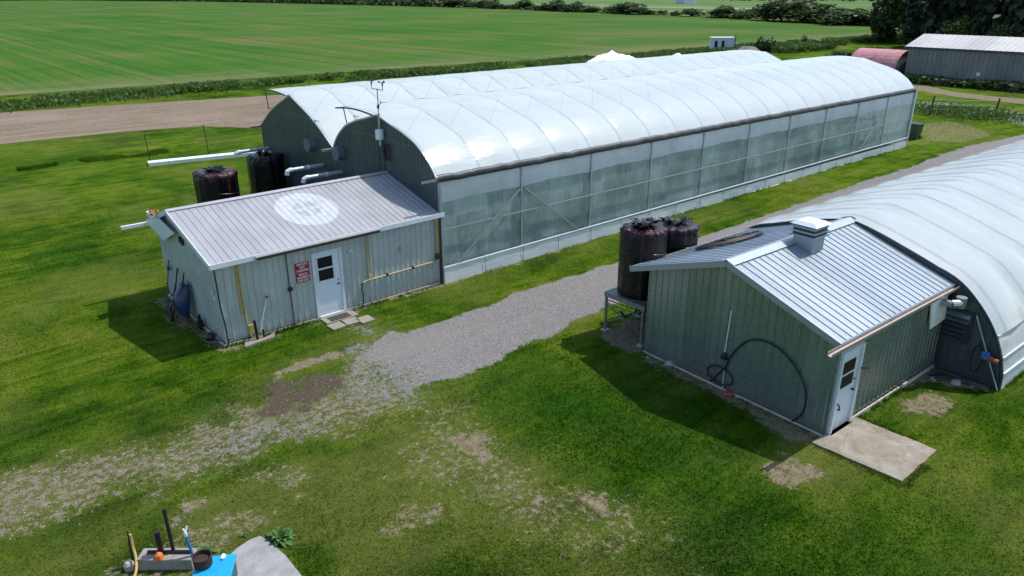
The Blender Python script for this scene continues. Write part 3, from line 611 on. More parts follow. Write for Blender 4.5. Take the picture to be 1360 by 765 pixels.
mb = MB(); mb.box(-6.11,-5.97,-.11,-.024,1.30,1.42); mb.tube([(-6.04,-.11,1.36),(-6.04,-.15,1.36)], .04, 8); mb.build('wall_box', M['rust'], sh)
for xx in (-3.12, -3.03): mb = MB(); mb.tube([(xx,-.05,2.62),(xx,-.05,1.05)], .02, 6); mb.build('conduit', M['yellow_stain'] if xx < -3.1 else M['tan_pipe'], sh)
mb = MB(); mb.box(-3.14,-3.0,-.09,-.024,1.0,1.12); mb.build('wall_box', M['tan_pipe'], sh)
mb = MB(); mb.tube([(-3.40,-.07,.90),(-3.2,-.07,.95),(-2.2,-.07,.95),(-.12,-.07,.97)], .03, 6); mb.build('conduit', M['tan_pipe'], sh)
for xx in (-2.4, -1.3): mb = MB(); mb.box(xx-.04,xx+.04,-.105,-.03,.90,1.0); mb.build('pipe_clamp', M['black_plastic'], sh)
mb = MB(); mb.tube([(-3.40,-.07,.90),(-3.46,-.08,.7),(-3.42,-.08,.45),(-3.47,-.09,.05)], .02, 6); mb.build('black_cable', M['rubber'], sh)
for xx in (-.20, -.10): mb = MB(); mb.tube([(xx,-.06,2.64),(xx,-.06,1.0)], .03, 6); mb.build('conduit', M['yellow_stain'] if xx < -.15 else M['tan_pipe'], sh)
mb = MB(); mb.box(-.26,-.10,-.15,-.03,1.05,1.25); mb.build('wall_box', M['green_bin'], sh)
mb = MB(); mb.lathe((-3.78,-.02,2.16), [(.0,-.0),(.05,0),(.05,-.04),(.04,-.08),(0,-.09)], 12, 'y'); mb.lathe((-3.68,-.02,2.12), [(.0,-.0),(.035,0),(.035,-.04),(0,-.07)], 12, 'y'); mb.build('wall_lamp', M['trim_white'], sh)
mb = MB(); mb.box(-1.80,-1.72,-.07,-.024,1.72,1.86); mb.tube([(-1.86,-.06,1.8),(-1.66,-.06,1.82)], .015, 5); mb.build('wall_tap', M['galv'], sh)
mb = MB(); mb.box(-1.02,-.96,-.04,-.024,1.60,1.68); mb.build('wall_plate', M['trim_white'], sh)
mb = MB(); mb.box(X0-.10,X0-.022,2.75,2.9,2.75,2.95); mb.box(X0-.09,X0-.022,2.62,2.70,2.70,2.9); mb.build('wall_box', M['rust'], sh)
for yy, zz in ((.42,1.72),(.32,1.55)): mb = MB(); mb.box(X0-.07,X0-.022,yy-.05,yy+.05,zz-.06,zz+.06); mb.build('wall_plate', M['trim_white'], sh)
# thin pale pipe leaning on the wall + spigot
mb = MB(); mb.tube([(-6.86,-.06,1.30),(-7.28,-.22,.25)], .013, 6); p_ = one(mb, 'thin_pole', M['trim_white'], 'thin white pole leaning on the pale shed wall left of the red signs', 'pole', (-7.28,-.22,.25))
mb = MB(); mb.lathe((-6.84,-.05,1.30), [(0,-.03),(.045,-.03),(.045,.02),(0,.03)], 10, 'y'); mb.build('red_knob', M['red_plastic'], sh)
# signs
def sign(zc, lines, label):
    t = thing('warning_sign', label, 'sign', (-5.54, -.035, zc))
    mb = MB(); mb.box(-5.78, -5.30, -.043, -.028, zc-.165, zc+.165); mb.build('sign_face', M['sign_red'], t)
    for i, (txt, wd) in enumerate(lines):
        cu = bpy.data.curves.new('lettering', 'FONT'); cu.body = txt; cu.size = .105; cu.align_x = 'CENTER'; cu.align_y = 'CENTER'; cu.offset = .0025
        tmp = bpy.data.objects.new('tmp', cu); COL.objects.link(tmp); bpy.context.view_layer.update()
        me = bpy.data.meshes.new_from_object(tmp.evaluated_get(bpy.context.evaluated_depsgraph_get())); bpy.data.objects.remove(tmp)
        xs_ = [v.co.x for v in me.vertices]; sx = wd / (max(xs_) - min(xs_))
        for v in me.vertices: v.co = Vector((v.co.x * sx, -.012, v.co.y + .105 - .105*i))
        me.materials.clear(); me.materials.append(M['sign_white']); me.name = 'lettering'
        link(bpy.data.objects.new('lettering', me), t)
sign(1.995, [('PRIVATE', .36), ('NOT', .18), ('A ROADWAY', .42)], 'upper red sign with white lettering on the pale shed wall left of the door')
sign(1.645, [('PRIVATE', .30), ('PROPERTY', .44), ('KEEP OUT', .40)], 'lower red sign reading KEEP OUT on the pale shed wall left of the door')
# steps and mat in front of the left door
for i, (x, y, a) in enumerate(((-4.98,-.95,.05),(-4.42,-.93,-.06),(-4.0,-.62,.04),(-3.98,-1.12,.03))):
    if i == 2: continue
    mb = MB(); c, s_ = math.cos(a), math.sin(a)
    mb.T = lambda p, x=x, y=y, c=c, s_=s_: (x + p[0]*c - p[1]*s_, y + p[0]*s_ + p[1]*c, p[2]); mb.box(-.25,.25,-.24,.24,-.02,.05)
    if i == 0: lb = 'leftmost concrete paver under the shed door mat'
    elif i == 1: lb = 'middle concrete paver in front of the shed door'
    else: lb = 'rightmost concrete paver right of the shed door step'
    one(mb, 'concrete_paver', M['patio'], lb, 'paver', (x, y, 0), group='pavers at the shed door', bevel=.01)
mb = MB(); mb.box(-5.15,-3.95,-.62,-.10,-.02,.045); one(mb, 'door_step', M['patio'], 'flat concrete step slab directly below the white shed door', 'step', (-4.6,-.4,0), bevel=.01)
mb = MB(); mb.box(-4.95,-4.2,-.58,-.22,.046,.06); one(mb, 'door_mat', M['mat'], 'dark door mat on the slab below the white shed door', 'mat', (-4.6,-.4,.046))
mb = MB(); mb.add([(-7.95,-.55,0),(-6.95,-.45,0),(-6.75,-.12,0),(-7.75,-.10,0),(-7.95,-.55,.07),(-6.95,-.45,.07),(-6.75,-.12,.07),(-7.75,-.10,.07)], [(4,5,6,7),(0,1,5,4),(1,2,6,5),(2,3,7,6),(3,0,4,7)])
one(mb, 'concrete_slab', M['patio'], 'low concrete slab at the left front corner of the pale shed', 'slab', (-7.3,-.3,0))
mb = MB(); mb.tube([(-7.42,-.30,.07),(-7.44,-.28,.72)], .045, 10); one(mb, 'standpipe', M['black_plastic'], 'taller black standpipe on the slab before the pale shed', 'pipe', (-7.42,-.30,.07))
mb = MB(); mb.tube([(-7.20,-.28,.07),(-7.2,-.28,.34)], .035, 8); mb.tube([(-7.2,-.28,.1),(-6.95,-.22,.1)], .03, 8); one(mb, 'standpipe', M['black_plastic'], 'short black pipe stub with elbow on the slab before the pale shed', 'pipe', (-7.2,-.28,.07))
mb = MB(); mb.tube([(-8.5,1.75,0),(-8.5,1.75,.55)], .05, 8); mb.box(-8.58,-8.42,1.65,1.85,.12,.35); one(mb, 'water_standpipe', M['black_plastic'], 'dark water standpipe beside the side wall of the pale shed', 'pipe', (-8.5,1.75,0))
mb = MB(); mb.lathe((-8.52,.85,0), [(.0,0),(.15,0),(.16,.1),(.10,.2),(.05,.24),(0,.24)], 12); mb.tube([(-8.52,.85,.12),(-8.4,.5,.05),(-8.3,.1,.08),(-8.2,-.1,.25)], .02, 6); one(mb, 'small_pump', M['black_plastic'], 'small dark pump on the ground by the pale shed corner', 'pump', (-8.52,.85,0))

# wheelbarrow stood up against the side wall
wb = thing('wheelbarrow', 'dark blue wheelbarrow stood on end against the side wall of the pale shed', 'wheelbarrow', (-8.65, 3.0, 0))
P = []
for i in range(9):
    u = i/8; row = []
    for j in range(9):
        v = j/8*2-1; wdt = .36*(1-.28*abs(u-.45)*1.6); dep = .42*math.sin(math.pi*min(1,max(0,u*.92+.04)))**.7*(1-abs(v)**3)
        row.append((-8.42-.16*(1-u)-dep, 2.82+v*wdt, .20+u*1.16))
    P.append(row)
mb = MB(); mb.grid(P); tr = mb.build('tray', M['navy'], wb, smooth=True); md = tr.modifiers.new('solid','SOLIDIFY'); md.thickness = .02
for yy in (2.62, 3.30): mb = MB(); mb.tube([(-8.95,3.0 + (yy-3)*.3,.15),(-8.75,yy,.7),(-8.48,yy+.06,1.75)], .024, 6); mb.build('handle', M['rust'], wb)
for yy in (2.7, 3.2): mb = MB(); mb.tube([(-8.62,yy,1.05),(-9.0,yy+.05,.75),(-8.72,yy,.55)], .018, 6); mb.build('leg', M['post_dark'], wb)
mb = MB(); mb.tube([(-9.02+.0*k, 3.2+.19*math.cos(k/16*6.283), .20+.19*math.sin(k/16*6.283)) for k in range(16)], .05, 8, closed=True); wh = mb.build('wheel', M['rubber'], wb, smooth=True)
mb = MB(); mb.lathe((-9.02,3.2,.2), [(0,-.03),(.12,-.03),(.12,.03),(0,.03)], 12, 'x'); mb.build('rim', M['rust'], wh)
mb = MB(); mb.tube([(-8.75,4.55,.02),(-8.36,4.75,1.62)], .02, 6); mb.box(-8.46,-8.37,4.67,4.79,1.25,1.40); one(mb, 'long_handled_tool', M['wood_old'], 'long handled tool leaning on the side wall behind the wheelbarrow', 'garden tool', (-8.75,4.55,0))
mb = MB(); mb.tube([(-8.80,3.95,.02),(-8.37,3.72,1.58)], .018, 6); mb.box(-8.86,-8.78,3.85,4.1,.0,.22); one(mb, 'spade', M['post_dark'], 'dark spade leaning on the side wall right behind the wheelbarrow handles', 'spade', (-8.8,3.95,0))

# ================================================================== DOUBLE GREENHOUSE
W = 7.88
TD = [0, .22, .62, 1.3, 2.2, 3.1, 3.94]; TZ = [4.06, 4.36, 4.74, 5.18, 5.48, 5.69, 5.93]
TD2 = [0, .4, .86, 1.3, 1.9, 2.5, 3.2, 3.94]; TZ2 = [4.0, 4.24, 4.53, 4.79, 5.10, 5.36, 5.62, 5.92]
def prof_z(d, b): return float(np.interp(d, *((TD, TZ) if b == 0 else (TD2, TZ2))))
def smooth_prof(d, b=0):  # light smoothing of the table
    return (prof_z(max(0,d-.15), b) + 2*prof_z(d, b) + prof_z(min(3.94,d+.15), b))/4 if .15 < d < 3.75 else prof_z(d, b)
def gz(y):
    b = 0 if y < W else 1; t = y - b*W; return smooth_prof(max(0, min(t, W-t)), b)
drop = lambda x: -.0045*x
G = thing('double_greenhouse', 'long double-span greenhouse with white film roofs and dark ribbed end wall behind the pale shed', 'greenhouse', (20, 7.9, 0))
for b_ in (0, 1):
    y0 = b_*W
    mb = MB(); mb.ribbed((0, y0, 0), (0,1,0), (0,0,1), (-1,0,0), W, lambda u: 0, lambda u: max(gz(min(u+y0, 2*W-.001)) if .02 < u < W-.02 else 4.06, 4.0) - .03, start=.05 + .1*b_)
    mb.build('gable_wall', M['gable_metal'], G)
    mb = MB(); mb.tube([(-.03, y0+d, gz(min(y0+d, 2*W-.001))+.0) for d in np.linspace(.02, W-.02, 40)], .035, 6); mb.build('gable_trim', M['trim_white'], G)
    mb = MB(); mb.add([(40.0,y0,0)]+[(40.0,y0+d,gz(min(y0+d,2*W-.001))+drop(40)) for d in np.linspace(0.01,W-.01,24)]+[(40.0,y0+W,0)], [tuple(range(26))]); mb.build('end_wall', M['skirt'], G)
def wr(x, y): return (float(fbm(np.array([x]), np.array([y]), .9, 3)[0])-.5)
def film_strip(dfun, name, mat, parent, x0=-.06, x1=40.06, sub=.125, bulge=.065):
    xs_ = np.arange(x0, x1 + .01, sub); XX = []
    for x in xs_:
        bl = bulge * abs(math.sin(math.pi*x/2))**.6; XX.append([(x, y, z + bl*nf + wr(x, y)*.035*nf + drop(x)) for (y, z, nf) in dfun])
    mb = MB(); mb.grid(XX); return mb.build(name, mat, parent, smooth=True)
for b_ in (0, 1):
    y0 = b_*W
    r_ = [(y0 + d, smooth_prof(d, b_) + .02, min(1, d/.3)) for d in np.concatenate([np.linspace(0, 1, 9), np.linspace(1.2, 3.94, 13)])]
    if b_ == 0: r_[0] = (-.02, 4.08, 0)
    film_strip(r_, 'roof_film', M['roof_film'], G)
    l_ = [(y0 + W - d, smooth_prof(d, b_) + .02, min(1, d/.3)) for d in np.linspace(0, 1.7, 10)]
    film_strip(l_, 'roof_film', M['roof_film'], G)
    top = 5.93
    f_ = [(y0 + 3.94 + e, top + .10*math.sin(math.pi*min(1, e/2.9)) - .05*(e/2.9), .4) for e in np.linspace(-.05, 2.9 - .3*b_, 9)]
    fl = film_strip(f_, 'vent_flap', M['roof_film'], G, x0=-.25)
    mb = MB(); mb.tube([(-.27, y, z+.0) for y, z, _ in f_], .035, 6); mb.tube([(-.27, f_[-1][0], f_[-1][1]), (40.06, f_[-1][0], f_[-1][1]+drop(40))], .025, 6); mb.build('flap_edge', M['gutter_dark'], fl)
    for k in range(0, 9):
        x = -.2 + k*5; mb = MB(); mb.tube([(x, y0+W-1.75, gz(y0+W-1.75)+drop(x)), (x, y0+6.3, 5.92+drop(x))], .022, 6); mb.build('flap_strut', M['gutter_dark'], G)
    for k in range(0, 21):
        x = 2*k; pts = [(x, y0 + d, gz(min(y0+d, 2*W-.001)) - .05 + drop(x)) for d in np.linspace(.05, W-.05, 22)]
        mb = MB(); mb.tube(pts, .03, 5); mb.tube([(x, y0+1.2, 5.02+drop(x)), (x, y0+W-1.2, 5.02+drop(x))], .02, 5); mb.build('hoop', M['hoop'], G)
        if 0 < k < 20:
            mb = MB()
            for d in (1.9, 3.94, W-1.9): mb.tube([(x, y0+d, 5.02+drop(x)), (x, y0+3.94, gz(y0+3.94)-.06+drop(x))] if d != 3.94 else [(x,y0+3.94,5.02+drop(x)),(x,y0+3.94,5.8+drop(x))], .014, 4)
            mb.build('truss_web', M['hoop'], G)
# valley gutter and back eave
mb = MB(); mb.bar((-.55, W, 3.96), (40, W, 3.96+drop(40)), .26, .10); mb.build('valley_gutter', M['galv'], G)
mb = MB(); mb.bar((-.55, 2*W+.06, 3.96), (40, 2*W+.06, 3.96+drop(40)), .16, .12); mb.build('gutter', M['galv'], G)
# near eave: dark wavy strip
P = []
for x in np.arange(-.06, 40.07, .2):
    wv = wr(x*3, 5)*.09 + .02*math.sin(x*5.3)*math.sin(x*2.1); d_ = drop(x); P.append([(x,-.02,4.20+wv*.8+d_),(x,-.12,4.20+wv+d_),(x,-.18,4.08+wv+d_),(x,-.15,3.96+wv*.9+d_),(x,-.03,3.92+d_)])
mb = MB(); mb.grid(P); mb.build('eave_strip', M['gutter_dark'], G, smooth=True)
mb = MB(); mb.box(-.72, .1, -.12, -.04, 4.00, 4.07); mb.build('eave_bracket', M['galv'], G)
# side wall
for k in range(11):
    x = 4*k if k < 10 else 39.95; mb = MB(); mb.box(x-.04, x+.04, -.10, -.05, 0, 3.92+drop(x)); mb.build('post', M['frame_steel'], G)
mb = MB(); mb.bar((0,-.12,2.12), (40,-.12,2.12+drop(40)), .04, .06); mb.build('girt', M['frame_steel'], G)
for a, b in (((.6,.62),(3.85,3.05)), ((7.3,.62),(4.15,3.05)), ((32.8,.62),(35.7,2.9))):
    mb = MB(); mb.bar((a[0],-.15,a[1]), (b[0],-.15,b[1]), .04, .06); mb.build('brace', M['frame_steel'], G)
def side_sheet(y, z0, z1, nm, mat, par, amp=.02, top=drop, n_z=8, x0=.0, x1=40, stp=.25):
    P = [[(x, y + amp*(float(fbm(np.array([x*1.1]), np.array([zz*1.7+y]), 1.2, 3)[0])-.5)*2, zz + (top(x) if zz > z0+.01 else 0)) for zz in np.linspace(z0, z1, n_z)] for x in np.arange(x0, x1+.01, stp)]
    mb = MB(); mb.grid(P); return mb.build(nm, mat, par, smooth=True)
side_sheet(-.0, .62, 3.92, 'side_film', M['side_film'], G, .03)
side_sheet(2*W+.03, 0, 3.95, 'side_film', M['side_film'], G, .03, stp=.5)
P = []
for x in np.arange(.05, 40, .2):
    lo = 3.14 + .05*math.sin(x*.785)**2 + wr(x*2, 9)*.05; row = []
    for q in range(7):
        t = q/6; row.append((x, -.03 - .03*math.sin(t*math.pi) - .03*wr(x*4, q*3), 3.90*(1-t) + lo*t + drop(x)))
    P.append(row)
mb = MB(); mb.grid(P); mb.build('rolled_curtain', M['roll_film'], G, smooth=True)
side_sheet(-.17, -.02, .62, 'skirt', M['skirt'], G, .02)
mb = MB(); mb.bar((-.0,-.16,.645), (40,-.16,.645), .07, .05); mb.build('skirt_rail', M['trim_white'], G)
for k in range(21): mb = MB(); mb.box(2*k-.012, 2*k+.012, -.205, -.195, 0, .6); mb.build('skirt_joint', M['frame_steel'], G)
mb = MB(); mb.box(-.03,.06,-.17,-.10,0,3.95); mb.build('corner_post', M['frame_steel'], G)
mb = MB(); mb.box(-.10,-.035,-.14,-.03,0,2.6); mb.build('corner_post', M['gutter_dark'], G)
mb = MB(); mb.box(39.95,40.06,-.19,-.02,0,3.85); mb.build('corner_post', M['trim_white'], G)
# fan hoods, pipes on the gable
for y, z in ((9.9, 3.88), (7.15, 3.92)):
    mb = MB(); n_ = 14; o1 = [(-.34, y+.30*math.cos(a), z+.30*math.sin(a)) for a in np.linspace(0, math.pi*2, n_, endpoint=False)]; o2 = [(-.02, y+.30*math.cos(a), z+.30*math.sin(a)) for a in np.linspace(0, math.pi*2, n_, endpoint=False)]
    mb.add(o1+o2, [(i,(i+1)%n_,n_+(i+1)%n_,n_+i) for i in range(n_)] + [tuple(range(n_))]); mb.build('fan_hood', M['hood'], G, bevel=.01)
for y, z, L_ in ((9.1, 3.06, 1.62), (7.33, 3.05, 1.68), (15.1, 2.94, 1.6)):
    mb = MB(); mb.tube([(0,y,z),(-L_,y,z)], .09, 12); q = mb.build('exhaust_pipe', M['pvc'], G, smooth=False)
    mb = MB(); mb.tube([(-L_+.1,y,z),(-L_,y,z),(-L_-.12,y,z-.05),(-L_-.16,y,z-.2)], .105, 12); mb.build('elbow', M['trim_white'], q)
    mb = MB(); mb.lathe((-.75,y,z), [(.0,-.05),(.105,-.05),(.105,.05),(0,.05)], 12, 'x'); mb.build('coupling', M['trim_white'], q)
mb = MB(); mb.tube([(-.04,3.62,4.9),(-.06,3.55,3.4),(-.05,3.5,2.9),(-.08,3.2,2.72)], .018, 6); mb.build('black_cable', M['black_plastic'], G)
mb = MB(); mb.tube([(-.04,3.95,4.6),(-.05,4.0,3.0)], .012, 6); mb.build('black_cable', M['black_plastic'], G)
for k in range(4): mb = MB(); mb.tube([(-.07-.02*k, 3.22+(.12+.015*k)*math.cos(a), 4.55+(.30+.02*k)*math.sin(a)) for a in np.linspace(0, 6.283, 20, endpoint=False)], .017, 5, closed=True); mb.build('cable_loop', M['black_plastic'], G)
# interior
quad('greenhouse_floor', [(.1,.1),(39.9,.1),(39.9,15.6),(.1,15.6)], .02, simple('dark_ground_cloth', (.16,.17,.15), .9, 0, .3, 2), 'dark ground cloth inside the double greenhouse')
def leaf_cloud(pts, size, flat=.35):
    """numpy quads at pts"""
    n_ = len(pts); a = rng.normal(size=(n_,3)); a /= np.linalg.norm(a,axis=1)[:,None]; b = rng.normal(size=(n_,3)); b[:,2] *= flat
    b -= a*(a*b).sum(1)[:,None]; b /= np.linalg.norm(b,axis=1)[:,None]; s_ = (size*(.55+.9*rng.random(n_)))[:,None]; a = a*s_*.5; b = b*s_
    return np.stack([pts-b*.5, pts+a*.7, pts+b*.6, pts-a*.7], 1).reshape(-1, 3)
def quads_obj(name, V, mat, parent=None, me_only=False):
    off = wloc(parent); V = V - np.array(off); me = bpy.data.meshes.new(name); n_ = len(V)//4
    me.vertices.add(len(V)); me.vertices.foreach_set('co', V.astype(np.float32).ravel()); me.loops.add(len(V)); me.loops.foreach_set('vertex_index', np.arange(len(V), dtype=np.int32))
    me.polygons.add(n_); me.polygons.foreach_set('loop_start', np.arange(0, len(V), 4, dtype=np.int32)); me.update(calc_edges=True); me.materials.append(mat)
    return me if me_only else link(bpy.data.objects.new(name, me), parent)
n_ = 26000; row = rng.integers(0, 8, n_); px = 1.6 + 37*rng.random(n_); py = 1.5 + row*1.8 + rng.normal(0, .26, n_); pz = .1 + (1.9+.5*vnoise(px, row*3., .6))*rng.random(n_)
o = quads_obj('greenhouse_crop', leaf_cloud(np.stack([px,py,pz],1), np.full(n_, .28)), M['leaf_crop']); o['kind'] = 'stuff'; o['label'] = 'rows of green crop plants inside the double greenhouse'
mb = MB(); mb.lathe((1.9,.75,0), [(0,.0),(.28,0),(.3,.1),(.3,.8),(.28,.9),(0,.9)], 20); one(mb, 'blue_barrel', M['blue_post'], 'blue barrel standing inside the greenhouse near corner, seen through the film', 'barrel', (1.9,.75,0), smooth=False)
mb = MB(); mb.box(1.35,1.42,.9,5,0,3.1); mb.box(2.95,3.02,.9,5,0,3.1); mb.box(1.42,2.95,.9,.96,2.2,3.1); mb.build('partition', M['skirt'], G)

# ---- weather station
ws = thing('weather_station', 'thin mast weather station with cup sensors on top of the dark greenhouse gable', 'weather station', (-.14, 3.62, 4.6))
mb = MB(); mb.tube([(-.14,3.62,4.75),(-.14,3.60,6.0)], .045, 8); mb.tube([(-.14,3.60,6.0),(-.14,3.58,6.95)], .022, 8); mb.build('mast', M['galv'], ws)
mb = MB(); mb.tube([(-.14,3.98,6.92),(-.14,3.18,6.92)], .018, 6); mb.tube([(-.14,3.98,6.92),(-.14,3.98,7.1)], .018, 6); mb.tube([(-.14,3.18,6.92),(-.14,3.18,7.1)], .018, 6); mb.build('cross_arm', M['galv'], ws)
for y in (3.98, 3.18):
    mb = MB(); mb.tube([(-.14,y,7.08),(-.14,y,7.2)], .03, 8)
    for k in range(3): a = k*2.094+.5; c = (-.14+.12*math.cos(a), y+.12*math.sin(a), 7.22); mb.tube([(-.14,y,7.2), c], .01, 5); mb.lathe((c[0],c[1],c[2]-.03), [(0,0),(.035,.01),(.045,.035),(.03,.06),(0,.065)], 8)
    mb.build('cup_sensor', M['black_plastic'], ws)
mb = MB(); mb.tube([(-.14,3.6,6.3),(-.14,3.38,6.42),(-.14,3.36,6.5)], .016, 6); mb.lathe((-.14,3.6,6.2), [(0,0),(.05,.0),(.05,.12),(0,.14)], 8); mb.build('sensor_arm', M['black_plastic'], ws)
mb = MB(); mb.lathe((-.16,3.60,5.02), [(0,0),(.17,0),(.17,.34),(.15,.38),(0,.38)], 16); mb.build('sensor_housing', M['trim_white'], ws)

# ================================================================== WRAPPED TANKS
def tank(x, y, r, z0, z1, label, red):
    h = z1-z0; t = thing('wrapped_tank', label, 'tank', (x, y, z0), group=None)
    n_ = 72; prof = [(.97,0),(1.0,.03*h),(1.0,.25*h),(1.0,.5*h),(.995,.72*h),(1.0,.86*h),(.98,.93*h),(.92,.965*h),(.76,.985*h),(.52,.99*h),(.30,1.0*h),(.16,1.01*h),(.05,1.02*h)]
    prof2 = []
    for a, b in zip(prof[:-1], prof[1:]):
        for q in range(3): prof2.append((a[0]+(b[0]-a[0])*q/3, a[1]+(b[1]-a[1])*q/3))
    prof2.append(prof[-1]); sd_ = random.random()*50
    def wob(i, a):
        zz = prof2[i][1]/h; pl = math.sin(a*11+sd_+2*math.sin(a*3))*math.sin(a*5+sd_*2); k = .026 + .17*max(0, zz-.88)/.12
        return pl*k + .035*(float(vnoise(np.array([sd_+a*3]), np.array([zz*5+sd_]))[0])-.5)
    mb = MB(); mb.lathe((x,y,z0), [(p*r, q) for p, q in prof2], n_, 'z', wob); o = mb.build('tarp_wrap', M['wrap'], t, smooth=True)
    me = o.data; a_ = me.attributes.new('red', 'FLOAT', 'POINT')
    vals = []
    for v in me.vertices:
        zz = v.co.z/h; ang = math.atan2(v.co.y, v.co.x); 
        near_top = max(0, 1-abs(zz-.965)/.05); seam = .8*max(0, 1-abs(((ang-red[1]+math.pi) % (2*math.pi))-math.pi)/.10)
        vals.append(min(1, (near_top*.9*(.4+.6*math.cos(ang-red[1]))+seam)*red[0]))
    a_.data.foreach_set('value', vals)
    for k, (zz, tilt) in enumerate(((.30,.10),(.62,-.14))):
        mb = MB(); mb.tube([(x+(r*1.025)*math.cos(a), y+(r*1.025)*math.sin(a), z0+h*zz+tilt*math.sin(a+k)) for a in np.linspace(0, 6.283, 40, endpoint=False)], .012, 5, closed=True); mb.build('tie_rope', M['black_plastic'], t)
    for aa in (red[1]+.5, red[1]+2.4, red[1]-1.4):
        mb = MB(); mb.tube([(x+r*1.02*math.cos(aa), y+r*1.02*math.sin(aa), z0+.05), (x+r*1.03*math.cos(aa), y+r*1.03*math.sin(aa), z0+h*.9), (x+r*.6*math.cos(aa), y+r*.6*math.sin(aa), z0+h*.985), (x, y, z0+h*1.05)], .011, 5); mb.build('tie_rope', M['tan_pipe'] if aa > red[1]+1 else M['rust'], t)
    for k in range(9):   # crumpled knot of plastic
        a = random.random()*6.28; mb_ = None
    mb = MB()
    for k in range(34):
        a = random.random()*6.28; l = .14+.40*random.random(); c = Vector((x+math.cos(a)*.12, y+math.sin(a)*.12, z0+h*1.0)); d = Vector((math.cos(a)*l, math.sin(a)*l, .03+random.random()*.13)); s_ = Vector((-math.sin(a), math.cos(a), random.uniform(-.5,.5)))*.09
        mb.add([c, c+d*.6-s_, c+d+s_*.3, c+d*.5+s_], [(0,1,2,3)])
    mb.build('knot', M['wrap'], t)
    return t
tank(-3.62, 12.95, .97, 0, 2.72, 'left wrapped tank behind the pale shed, black plastic with reddish torn top', (1.0, -1.3))
tank(-1.0, 13.3, .86, 0, 3.08, 'taller black plastic wrapped tank between the pale shed and the dark gable', (.12, -1.9))
tank(2.40, -7.74, .72, 1.37, 3.62, 'tall black wrapped tank with pink tape on top, standing on the steel stand', (.75, -2.5))
tank(4.15, -7.62, .74, 1.37, 3.32, 'black wrapped tank with crumpled top behind the shed roof edge, right of the pink-taped one', (.15, -2.0))
# steel stand
st = thing('steel_stand', 'galvanised angle steel tank stand beside the grey-green shed', 'stand', (3.2, -7.8, 0))
mb = MB(); mb.box(1.6,5.0,-8.6,-7.0,1.30,1.36); mb.build('platform', M['stand'], st)
mb = MB(); mb.box(1.56,5.04,-8.64,-8.58,1.22,1.365); mb.box(1.56,5.04,-7.02,-6.96,1.22,1.365); mb.box(1.55,1.61,-8.64,-6.96,1.222,1.368); mb.build('top_frame', M['stand'], st)
for x, y in ((1.6,-7.02),(1.6,-8.56),(3.3,-7.02),(3.3,-8.56),(4.98,-7.02),(4.98,-8.56)):
    mb = MB(); mb.box(x-.035,x+.035,y-.035,y+.035,.04,1.25); l = mb.build('leg', M['stand'], st)
    mb = MB(); mb.box(x-.12,x+.12,y-.10,y+.10,0,.045); mb.build('foot_block', M['stone'], l)
for a, b in (((1.6,-7.02,.95),(1.6,-8.56,.35)), ((1.6,-8.56,.9),(3.3,-8.56,.3)), ((1.6,-7.02,1.1),(3.3,-7.02,.2)), ((1.6,-7.02,.98),(1.6,-8.56,1.0)),((1.6,-7.02,.3),(3.3,-8.56,.9))):
    mb = MB(); mb.bar(a, b, .04, .03); mb.build('brace', M['stand'], st)
mb = MB(); mb.tube([(2.3,-7.7,1.3),(2.3,-7.7,.7),(2.0,-7.5,.5),(1.8,-7.5,.75)], .04, 8); mb.tube([(2.2,-7.9,.7),(3.0,-7.9,.75)], .035, 8); one(mb, 'tank_outlet_pipe', M['black_plastic'], 'dark outlet piping under the tank stand', 'pipe', (2.3,-7.7,.5))
for i, (x, y, s_, lb) in enumerate(((1.30,-9.93,.16,'flat pale stone at the foot of the grey-green shed wall'),(1.75,-8.85,.07,'small pale stone by the right leg of the tank stand'),(1.15,-9.2,.05,'tiny stone left of the grey-green shed corner'),(1.2,-12.35,.06,'small stone at the wall below the hose loops'))):
    mb = MB(); mb.lathe((x,y,0), [(0,0),(s_,0),(s_*.95,s_*.35),(s_*.6,s_*.55),(0,s_*.6)], 9, 'z', lambda i_, a: .2*math.sin(a*2+1)+.1*math.sin(a*5)); one(mb, 'stone', M['stone'], lb, 'stone', (x,y,0))

# ================================================================== RIGHT SHED (slightly turned)
AR = -.0358; CR, SR = math.cos(AR), math.sin(AR)
def TR(p): return (1.37 + p[0]*CR - p[1]*SR, -8.89 + p[0]*SR + p[1]*CR, p[2])
S2 = thing('pump_shed', 'grey-green ribbed metal gable shed with blue-grey roof in front of the right greenhouse', 'shed', TR((3,-3,0)))
LR = 5.9; EL, ERr, RV, RH = .56, -6.12, -2.76, 3.80; EH = 2.68
def r2top(v): return (RH - (RH-EH)*abs(v-RV)/3.32) - .06
mb = MB(TR); mb.ribbed((0,0,0), (0,-1,0), (0,0,1), (-1,0,0), 6.0, lambda u: .05, lambda u: r2top(-u), pitch=.235); mb.build('wall', M['rshed_wall'], S2)
DU0, DU1 = .12, 1.05      # door opening on the right wall
mb = MB(TR); mb.ribbed((1.12,-6.0,0), (1,0,0), (0,0,1), (0,-1,0), 4.8, lambda u: .09, lambda u: r2top(-6), pitch=.235); mb.box(0,.10,-6.02,-5.98,.05,r2top(-6)); mb.box(.10,1.12,-6.02,-5.98,2.33,r2top(-6)); mb.build('wall', M['rshed_wall'], S2)
mb = MB(TR); mb.ribbed((0,0,0), (1,0,0), (0,0,1), (0,1,0), 5.9, lambda u: .05, lambda u: r2top(0), pitch=.235); mb.build('wall', M['rshed_wall'], S2)
